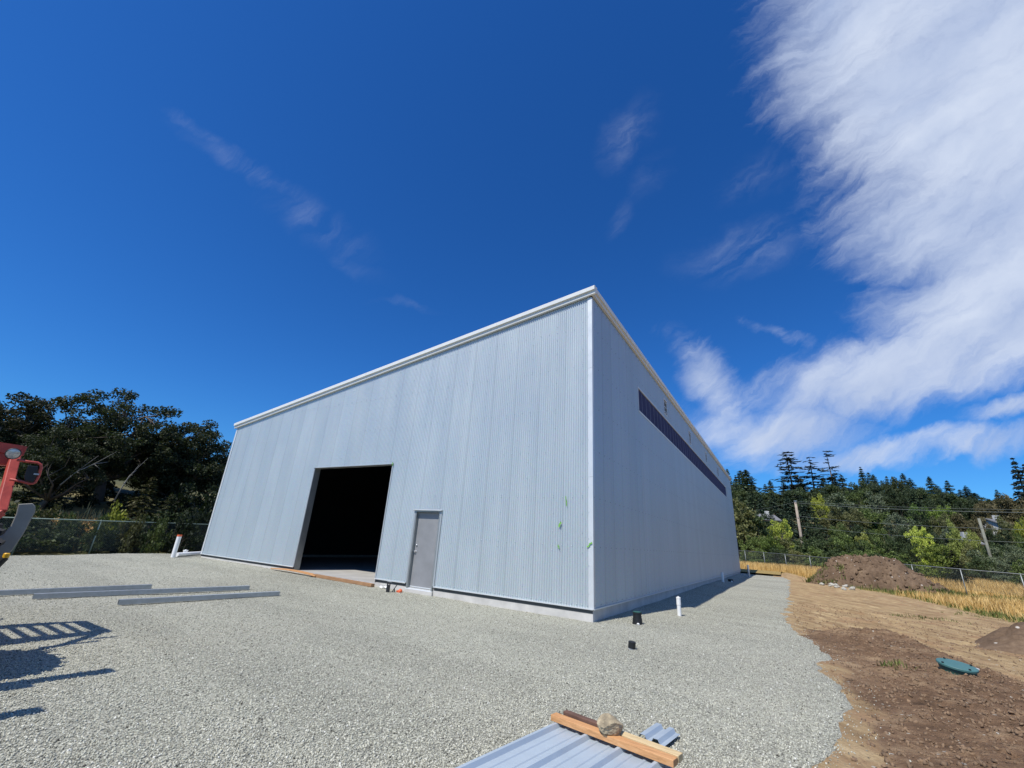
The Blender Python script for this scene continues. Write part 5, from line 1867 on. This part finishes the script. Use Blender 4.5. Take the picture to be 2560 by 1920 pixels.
mid_list = [(1835, 1225, 70, DK, 130), (1875, 1215, 70, CON2, 135), (1900, 1240, 60, CON, 128), (1930, 1232, 70, CON, 130), (1965, 1240, 70, CON, 125), (2000, 1238, 60, CON, 125), (2085, 1225, 90, GRY, 140), (2130, 1215, 80, MID, 145), (2180, 1222, 90, GRY, 140), (2235, 1215, 80, DK, 142), (2280, 1225, 90, CON2, 135), (2330, 1232, 80, DK, 132), (2400, 1245, 90, DK, 130), (2450, 1242, 90, BRN, 128), (2555, 1255, 110, BRN, 112),
            (1850, 1260, 80, OLV, 105), (1890, 1268, 70, DK, 100), (1925, 1278, 70, CON, 102), (1965, 1280, 70, CON, 98), (2030, 1268, 80, CON, 104), (2075, 1258, 90, OLV, 108), (2125, 1262, 100, OLV, 106), (2175, 1258, 100, MID, 110), (2235, 1268, 100, GRY, 104), (2290, 1262, 90, DK, 108), (2345, 1275, 90, OLV, 104), (2395, 1272, 90, BRN, 108), (2440, 1278, 80, BRN, 104), (2500, 1282, 100, OLV, 100), (2550, 1290, 90, MID, 96),
            (1870, 1300, 70, OLV, 84), (1930, 1312, 70, MID, 82), (2030, 1300, 80, DK, 88), (2090, 1298, 80, MID, 86), (2140, 1300, 90, DK, 86), (2190, 1308, 80, MID, 84), (2250, 1312, 80, DK, 84), (2320, 1318, 80, DK, 84), (2350, 1310, 70, GRY, 86), (2410, 1330, 80, DK, 82), (2500, 1318, 90, DK, 80), (2550, 1325, 90, MID, 80),
            (2470, 1312, 50, DK, 100), (2502, 1305, 46, OLV, 104), (2386, 1352, 40, DK, 86), (2410, 1350, 40, OLV, 84), (1885, 1296, 40, DK, 104), (1915, 1302, 40, OLV, 100)]
for i, (px, yt, wp, c, D_) in enumerate(mid_list):
    if c is DK: c = (0.036, 0.052, 0.022)
    elif c not in (CON, CON2): c = (c[0] * 1.25, c[1] * 1.25, c[2] * 1.2)
    con = c in (CON, CON2)
    plant_tree("conifer_tree" if con else "hillside_tree", ('cf1', 'cf3')[i % 2] if con else ('bl1', 'bl2', 'bl3', 'bl4')[i % 4], px, yt, D_, wp, c,
               "dark conifer standing among leafy trees on the hillside" if con else "muted green or brownish leafy tree on the wooded hillside",
               "conifers on the middle of the hillside" if con else G2, "tree")
# bright trees that stand out
for px, yt, wp, D_, key, c, lab in ((1945, 1281, 78, 80, 'bl4', LIM, "bright lime willow left of the wooden utility pole"),
                                   (2040, 1226, 60, 118, 'bl2', YG, "yellow green tree crown above and right of the utility pole top"),
                                   (2285, 1296, 84, 78, 'bl4', LIM, "wide bright lime tree dome in the middle of the hillside"),
                                   (2372, 1289, 66, 80, 'bl1', (0.20, 0.23, 0.06), "tall lime tree standing just left of the pale grey pole without wires"),
                                   (2422, 1312, 62, 76, 'bl2', (0.20, 0.22, 0.06), "small yellow green tree nearest the foot of the pale grey pole"),
                                   (2345, 1246, 100, 112, 'bl4', (0.12, 0.165, 0.03), "broad fresh green tree crown high on the hillside"),
                                   (2290, 1251, 90, 114, 'bl2', (0.085, 0.13, 0.03), "wide mid green crown left of the broad fresh green one"),
                                   (2152, 1318, 46, 72, 'bl3', (0.26, 0.27, 0.07), "small pale yellow tree above the large dirt heap"),
                                   (2545, 1282, 80, 84, 'bl2', YG, "yellow green tree at the right picture edge below the wires")):
    plant_tree("bright_tree", key, px, yt, D_, wp, c, lab)
# nearest row behind the right fence
G3 = "bushy trees behind the right fence"
near_list = [(1838, 1235, 110, OLV, 63, 'bl1'), (1868, 1262, 80, DK, 64, 'bl3'), (1880, 1325, 70, MID, 60, 'bl4'), (1920, 1332, 70, (0.06, 0.085, 0.02), 59, 'bl2'), (1960, 1330, 80, OLV, 60, 'bl4'), (2010, 1336, 80, DK, 58, 'bl1'), (2055, 1330, 80, DK, 59, 'bl4'), (2100, 1325, 80, MID, 60, 'bl2'), (2140, 1335, 80, DK, 58, 'bl4'), (2180, 1338, 70, MID, 56, 'bl1'), (2220, 1335, 80, DK, 57, 'bl2'), (2262, 1342, 70, DK, 56, 'bl4'),
             (1900, 1358, 70, MID, 58, 'bl4'), (1945, 1362, 70, DK, 57, 'bl2'), (1990, 1366, 70, OLV, 56, 'bl4'), (2035, 1362, 70, MID, 56, 'bl1'), (2085, 1366, 70, DK, 54, 'bl4'), (2130, 1370, 80, MID, 53, 'bl2'), (2180, 1372, 80, DK, 52, 'bl4'), (2230, 1372, 80, MID, 51, 'bl1'),
             (2420, 1352, 80, OLV, 60, 'bl1'), (2470, 1345, 80, DK, 58, 'bl2'), (2510, 1352, 80, GRY, 56, 'bl1'), (2550, 1345, 80, GRY, 54, 'bl4'), (2400, 1380, 80, OLV, 50, 'bl4'), (2450, 1385, 80, DK, 47, 'bl2'), (2500, 1385, 80, GRY, 45, 'bl4'), (2550, 1392, 80, MID, 43, 'bl1'), (2590, 1360, 90, DK, 45, 'bl2'), (2440, 1365, 80, GRY, 55, 'bl3')]
for px, yt, wp, c, D_, key in near_list:
    D_ = D_ * 1.2
    if c is DK: c = (0.034, 0.048, 0.020)
    c = (c[0] * 1.55, c[1] * 1.55, c[2] * 1.4)
    plant_tree("bushy_tree", key, px, yt, D_, wp * 1.25, c, "dull green bushy tree or shrub just behind the right fence", G3, "tree", sink=0.4)
plant_tree("cedar_bush", 'bl4', 2330, 1344, 51.5, 150, (0.115, 0.145, 0.028), "dark rounded bush with bright top right behind the fence, right of the dirt heap", cat="shrub", rot=0.3, sink=0.3)
plant_tree("cedar_bush", 'cf3', 2378, 1375, 50.5, 110, (0.026, 0.032, 0.013), "low dark spreading conifer at the fence beside the rounded bush", cat="shrub", rot=0.3, sink=0.3)


# ================================================================== POLES, WIRES, HOUSES
def pole(px0, py0, px1, py1, D_, r, label, cross=False, mt='pole'):
    top = at_dist(px0, py0, D_)
    zg = float(terrain(top.x, top.y)) - 1.0
    base = at_dist(px1, py1, D_); 
    root = empty("utility_pole", (top.x, top.y, zg)); tag(root, label, "utility pole")
    mb = MB(); mb.tube([(0, 0, 0), (0, 0, (top.z - zg) * .5), (0, 0, top.z - zg)], [r * 1.25, r * 1.1, r], 12); mb.build("shaft", M[mt], root, smooth=True)
    if cross:
        mb = MB()
        for dz in (-0.25, -2.3):
            mb.lathe([(0.03, 0), (0.05, 0.05), (0.03, 0.1), (0.045, 0.15), (0, 0.17)], 8, (0.0, -r - 0.05, top.z - zg + dz)); 
        mb.build("insulator", M['galv'], root)
        mb = MB(); mb.box(-r * 1.15, r * 1.15, -r * 1.3, r * 1.3, top.z - zg - 0.02, top.z - zg + 0.05); mb.build("pole_cap", M['galv'], root)
    return top, root


tp, _ = pole(1988, 1253, 1998, 1338, 73, 0.155, "weathered wooden utility pole carrying the wires, right of the lime willow", True)
pole(2447, 1296, 2462, 1340, 68, 0.115, "pale grey wooden pole without wires in front of the hillside trees", False, 'pole_grey')


def wire(a, b, sag, r, label):
    o0 = a.copy(); pts_ = []
    for i in range(25):
        t = i / 24
        q = a.lerp(b, t); q.z -= sag * 4 * t * (1 - t); pts_.append(q - o0)
    mb = MB(); mb.tube(pts_, r, 6); o = mb.build("power_line", M['wire'], None, smooth=True); o.location = o0
    tag(o, label, "wire")


wire(tp + Vector((0, 0, 0.0)), at_dist(2960, 1276, 55), 0.35, 0.014, "topmost thin power line running right from the utility pole")
wire(tp + Vector((0, 0, -0.22)), at_dist(2960, 1283, 54), 0.40, 0.026, "thicker pale power line just below the topmost one")
wire(tp + Vector((0, 0, -2.0)), at_dist(2960, 1330, 54), 0.45, 0.020, "lower pale cable running right from the utility pole")
wire(tp + Vector((0, 0, -3.3)), at_dist(2960, 1366, 60), 0.50, 0.018, "lowest cable on the utility pole, mostly hidden by trees")
wire(tp + Vector((0, 0, -0.1)), at_dist(1700, 1290, 90), 0.6, 0.014, "power line running left from the utility pole behind the shed")


def house(px, py, D_, wm, dm, hw, hr, rot, wall, roofm, label, ridge_py=None):
    P = at_dist(px, py, D_)            # ridge middle
    zb = P.z - hw - hr
    root = empty("house", (P.x, P.y, zb), rot); tag(root, label, "house")
    mb = MB()
    poly = [(-dm / 2, -3.0), (dm / 2, -3.0), (dm / 2, hw), (0, hw + hr), (-dm / 2, hw)]
    mb.extrude(poly, -wm / 2, wm / 2, 'X'); mb.build("wall", M[wall], root)
    mb = MB(); o_ = 0.4; k = hr / (dm / 2)
    for s in (-1, 1):
        mb.add([(-wm / 2 - o_, s * (dm / 2 + o_), hw - o_ * k + .05), (wm / 2 + o_, s * (dm / 2 + o_), hw - o_ * k + .05), (wm / 2 + o_, 0, hw + hr + .05), (-wm / 2 - o_, 0, hw + hr + .05),
                (-wm / 2 - o_, s * (dm / 2 + o_), hw - o_ * k + .2), (wm / 2 + o_, s * (dm / 2 + o_), hw - o_ * k + .2), (wm / 2 + o_, 0, hw + hr + .2), (-wm / 2 - o_, 0, hw + hr + .2)],
               [(0, 1, 2, 3), (7, 6, 5, 4), (0, 4, 5, 1), (2, 6, 7, 3), (1, 5, 6, 2), (3, 7, 4, 0)])
    rf = mb.build("roof", M[roofm], root)
    mb = MB(); mb.box(wm * .2, wm * .2 + .7, -.35, .35, hw + hr * .5, hw + hr + 0.9); mb.build("chimney", M['wall_white' if wall == 'wall_white' else 'concrete'], rf)
    for s in (-1, 1):
        for xk in (-0.3, 0.0, 0.3):
            f = MB(); f.box(xk * wm - .65, xk * wm + .65, s * (dm / 2) - .04, s * (dm / 2) + .04, 0.9, 2.3); wo_ = f.build("window", M['wall_white'], root)
            f = MB(); f.box(xk * wm - .55, xk * wm + .55, s * (dm / 2) - .05, s * (dm / 2) + .05, 1.0, 2.2); f.build("pane", M['pane'], wo_)


house(1903, 1287, 118, 5, 5, 2.8, 1.2, 0.5, 'wall_brown', 'roof_grey', "brown house with grey roof half hidden by the lime willow")
house(2484, 1301, 112, 3.6, 3.4, 2.6, 0.9, 0.9, 'wall_white', 'roof_grey', "small white house with chimney right of the pale pole")
house(2392, 1345, 96, 3.4, 3, 2.2, 0.7, 0.3, 'wall_white', 'roof_grey', "white shed glimpsed between the trees below the pale pole")

# ================================================================== RED ROUGH-TERRAIN FORKLIFT (mostly left of the picture)
fk = empty("forklift", (-5.6, -9.45, -0.27))
tag(fk, "red forklift at the left picture edge, only its cab corner and mirror showing", "forklift")
FO = Vector(fk.location)


def fl(p): return Vector(p) - FO


mb = MB()
mb.box(-2.3, 1.5, -0.45, 0.12, 0.35, 0.95); b_ = mb.build("body", M['red'], fk, bevel=0.04)
mb = MB(); mb.box(-2.75, -2.3, -0.45, 0.15, 0.4, 1.25); mb.build("counterweight", M['machine_dark'], fk, bevel=0.05)
# overhead guard: frame with slats
zr = 2.13
gx0, gx1, gy0, gy1 = -6.15, -5.0, -9.98, -8.90
mb = MB()
for (a, b) in (((gx0, gy0, zr), (gx1, gy0, zr)), ((gx0, gy1, zr), (gx1, gy1, zr)), ((gx0, gy0, zr), (gx0, gy1, zr)), ((gx1, gy0, zr), (gx1, gy1, zr))):
    mb.bar(fl(a), fl(b), 0.10, 0.13)
mb.build("guard_frame", M['red'], fk)
for k in range(6):
    y = gy0 + (k + 0.75) * (gy1 - gy0) / 6.0
    mb = MB(); mb.bar(fl((gx0, y, zr + 0.005)), fl((gx1, y, zr + 0.005)), 0.05, 0.06); mb.build("guard_slat", M['red'], fk)
pst = [((gx1 - 0.03, gy1 - 0.03, zr), tuple(at_dist(1, 1280, 8.55)), (-4.05, -9.45, 0.6)), ((gx1 - 0.03, gy0 + 0.03, zr), (-4.45, gy0 + 0.1, 1.3), (-4.1, gy0 + 0.2, 0.6)),
       ((gx0 + 0.03, gy1 - 0.03, zr), (gx0 - 0.1, gy1 - 0.1, 1.3), (gx0 - 0.15, gy1 - 0.3, 0.6)), ((gx0 + 0.03, gy0 + 0.03, zr), (gx0 - 0.1, gy0 + 0.1, 1.3), (gx0 - 0.15, gy0 + 0.2, 0.6))]
for p in pst:
    mb = MB()
    mb.bar(fl(p[0]), fl(p[1]), 0.10, 0.09); mb.bar(fl(p[1]), fl(p[2]), 0.10, 0.09)
    mb.build("guard_post", M['red'], fk, bevel=0.01)
mb = MB(); mb.box(gx0 - FO.x - 0.05, gx0 - FO.x - 0.02, gy0 - FO.y + 0.05, gy1 - FO.y - 0.10, 0.9, zr - FO.z - 0.07); mb.build("rear_panel", M['red'], fk)
mb = MB(); mb.box(gx1 - FO.x - 0.25, gx1 - FO.x + 0.03, gy0 - FO.y + 0.05, gy1 - FO.y - 0.03, zr - FO.z - 0.22, zr - FO.z - 0.06); mb.build("header_box", M['red'], fk, bevel=0.015)
mb = MB(); mb.box(-0.75, -0.2, -0.45, 0.0, 0.95, 1.05); mb.box(-0.85, -0.72, -0.45, 0.0, 1.05, 1.6); mb.build("seat", M['black'], fk, bevel=0.03)
# lamp
lc = at_dist(33, 1134, 8.72); fwd = (Vector(CAM_C) - lc); fwd.z -= 1.2; fwd.normalize()
q = fwd.to_track_quat('Z', 'Y').to_matrix()
mb = MB(); mb.lathe([(0.0, -0.07), (0.045, -0.06), (0.072, -0.01), (0.074, 0.012), (0.066, 0.015)], 24, fl(lc), mtx=q); lm = mb.build("work_lamp", M['black'], fk, smooth=True)
mb = MB(); mb.lathe([(0.065, 0.012), (0.04, 0.022), (0.0, 0.026)], 24, fl(lc), mtx=q); mb.build("lens", M['lens'], lm, smooth=True)
# mirror on tube bracket
mp = [at_dist(a, b, 8.72) for a, b in ((42, 1150), (70, 1154), (94, 1157), (102, 1162), (103, 1169), (97, 1190), (88, 1206), (82, 1209), (74, 1209), (55, 1204), (24, 1198))]
mb = MB(); mb.tube([fl(p) for p in mp], 0.016, 8); br_ = mb.build("mirror_bracket", M['red'], fk, smooth=True)
mq = [at_dist(a, b, 8.70) for a, b in ((70, 1163), (96, 1166), (91, 1192), (83, 1205), (62, 1201), (60, 1192))]
th = Vector((wray(80, 1180)[0], wray(80, 1180)[1], 0)).normalized() * 0.05
mb = MB(); n = len(mq)
mb.add([fl(p) for p in mq] + [fl(p + th) for p in mq], [tuple(range(n)), tuple(range(2 * n - 1, n - 1, -1))] + [(i, n + i, n + (i + 1) % n, (i + 1) % n) for i in range(n)])
mb.build("mirror", M['black'], fk, bevel=0.008)
mb = MB(); mb.bar(fl(at_dist(84, 1185, 8.68)), fl(at_dist(98, 1186, 8.68)), 0.02, 0.02); mb.build("mirror_clamp", M['galv'], br_)
# grey fender arm and yellow cap
gp = [at_dist(a, b, 8.5) for a, b in ((46, 1260), (82, 1258), (89, 1266), (88, 1280), (58, 1336), (28, 1380), (-12, 1402), (-22, 1350), (6, 1338), (26, 1316), (40, 1285))]
n = len(gp); th = th * 1.4
mb = MB(); mb.add([fl(p) for p in gp] + [fl(p + th) for p in gp], [tuple(range(n)), tuple(range(2 * n - 1, n - 1, -1))] + [(i, n + i, n + (i + 1) % n, (i + 1) % n) for i in range(n)])
mb.build("fender_arm", M['machine_grey'], fk, bevel=0.01)
yc = at_dist(16, 1388, 8.3)
mb = MB(); mb.lathe([(0.030, -0.03), (0.030, 0.015), (0.02, 0.025), (0, 0.026)], 14, fl(yc)); mb.build("filler_cap", M['yellow'], fk)
mb = MB(); mb.tube([fl(yc) - Vector((0, 0, 0.03)), fl(yc) - Vector((0.1, 0.15, 0.4))], [0.035, 0.05], 12); mb.build("filler_neck", M['machine_dark'], fk)


def wheel(c, r, wd):
    c = Vector(c)
    mb = MB()
    mb.lathe([(r * .55, -wd / 2), (r * .88, -wd / 2), (r, -wd * .36), (r, wd * .36), (r * .88, wd / 2), (r * .55, wd / 2)], 36, fl(c), axis='Y')
    for k in range(22):
        a = 2 * math.pi * k / 22
        for s in (-1, 1):
            p0 = c + Vector((math.cos(a) * r, s * wd * .48, math.sin(a) * r)); a2 = a + 0.17
            p1 = c + Vector((math.cos(a2) * r, s * 0.02, math.sin(a2) * r))
            mb.bar(fl(p0), fl(p1), 0.05, 0.05, up=(math.cos(a), 0, math.sin(a)))
    t_ = mb.build("wheel", M['tyre'], fk)
    mb = MB(); mb.lathe([(0, -wd * .3), (r * .25, -wd * .32), (r * .3, -wd * .2), (r * .56, -wd * .4), (r * .56, wd * .4), (r * .3, wd * .2), (r * .25, wd * .32), (0, wd * .3)], 24, fl(c), axis='Y')
    mb.build("rim", M['machine_grey'], t_)


wheel((-3.82, -9.16, 0.45), 0.72, 0.36); wheel((-4.15, -10.15, 0.45), 0.72, 0.36)
wheel((-6.98, -8.72, 0.18), 0.46, 0.28); wheel((-7.0, -10.1, 0.18), 0.46, 0.28)
for nm, x, y, h, w_ in (("mast_upright", -2.95, -9.50, 2.42, 0.19), ("mast_upright", -2.95, -10.15, 2.42, 0.19), ("carriage_post", -2.05, -9.98, 2.0, 0.17)):
    mb = MB(); mb.box(x - w_ / 2 - FO.x, x + w_ / 2 - FO.x, y - .05 - FO.y, y + .05 - FO.y, 0.1, h); mb.build(nm, M['machine_dark'], fk)
for y in (-9.55, -10.05):
    mb = MB(); mb.box(-2.9 - FO.x, -1.7 - FO.x, y - .06 - FO.y, y + .06 - FO.y, 0.12, 0.17); mb.build("fork", M['machine_dark'], fk)
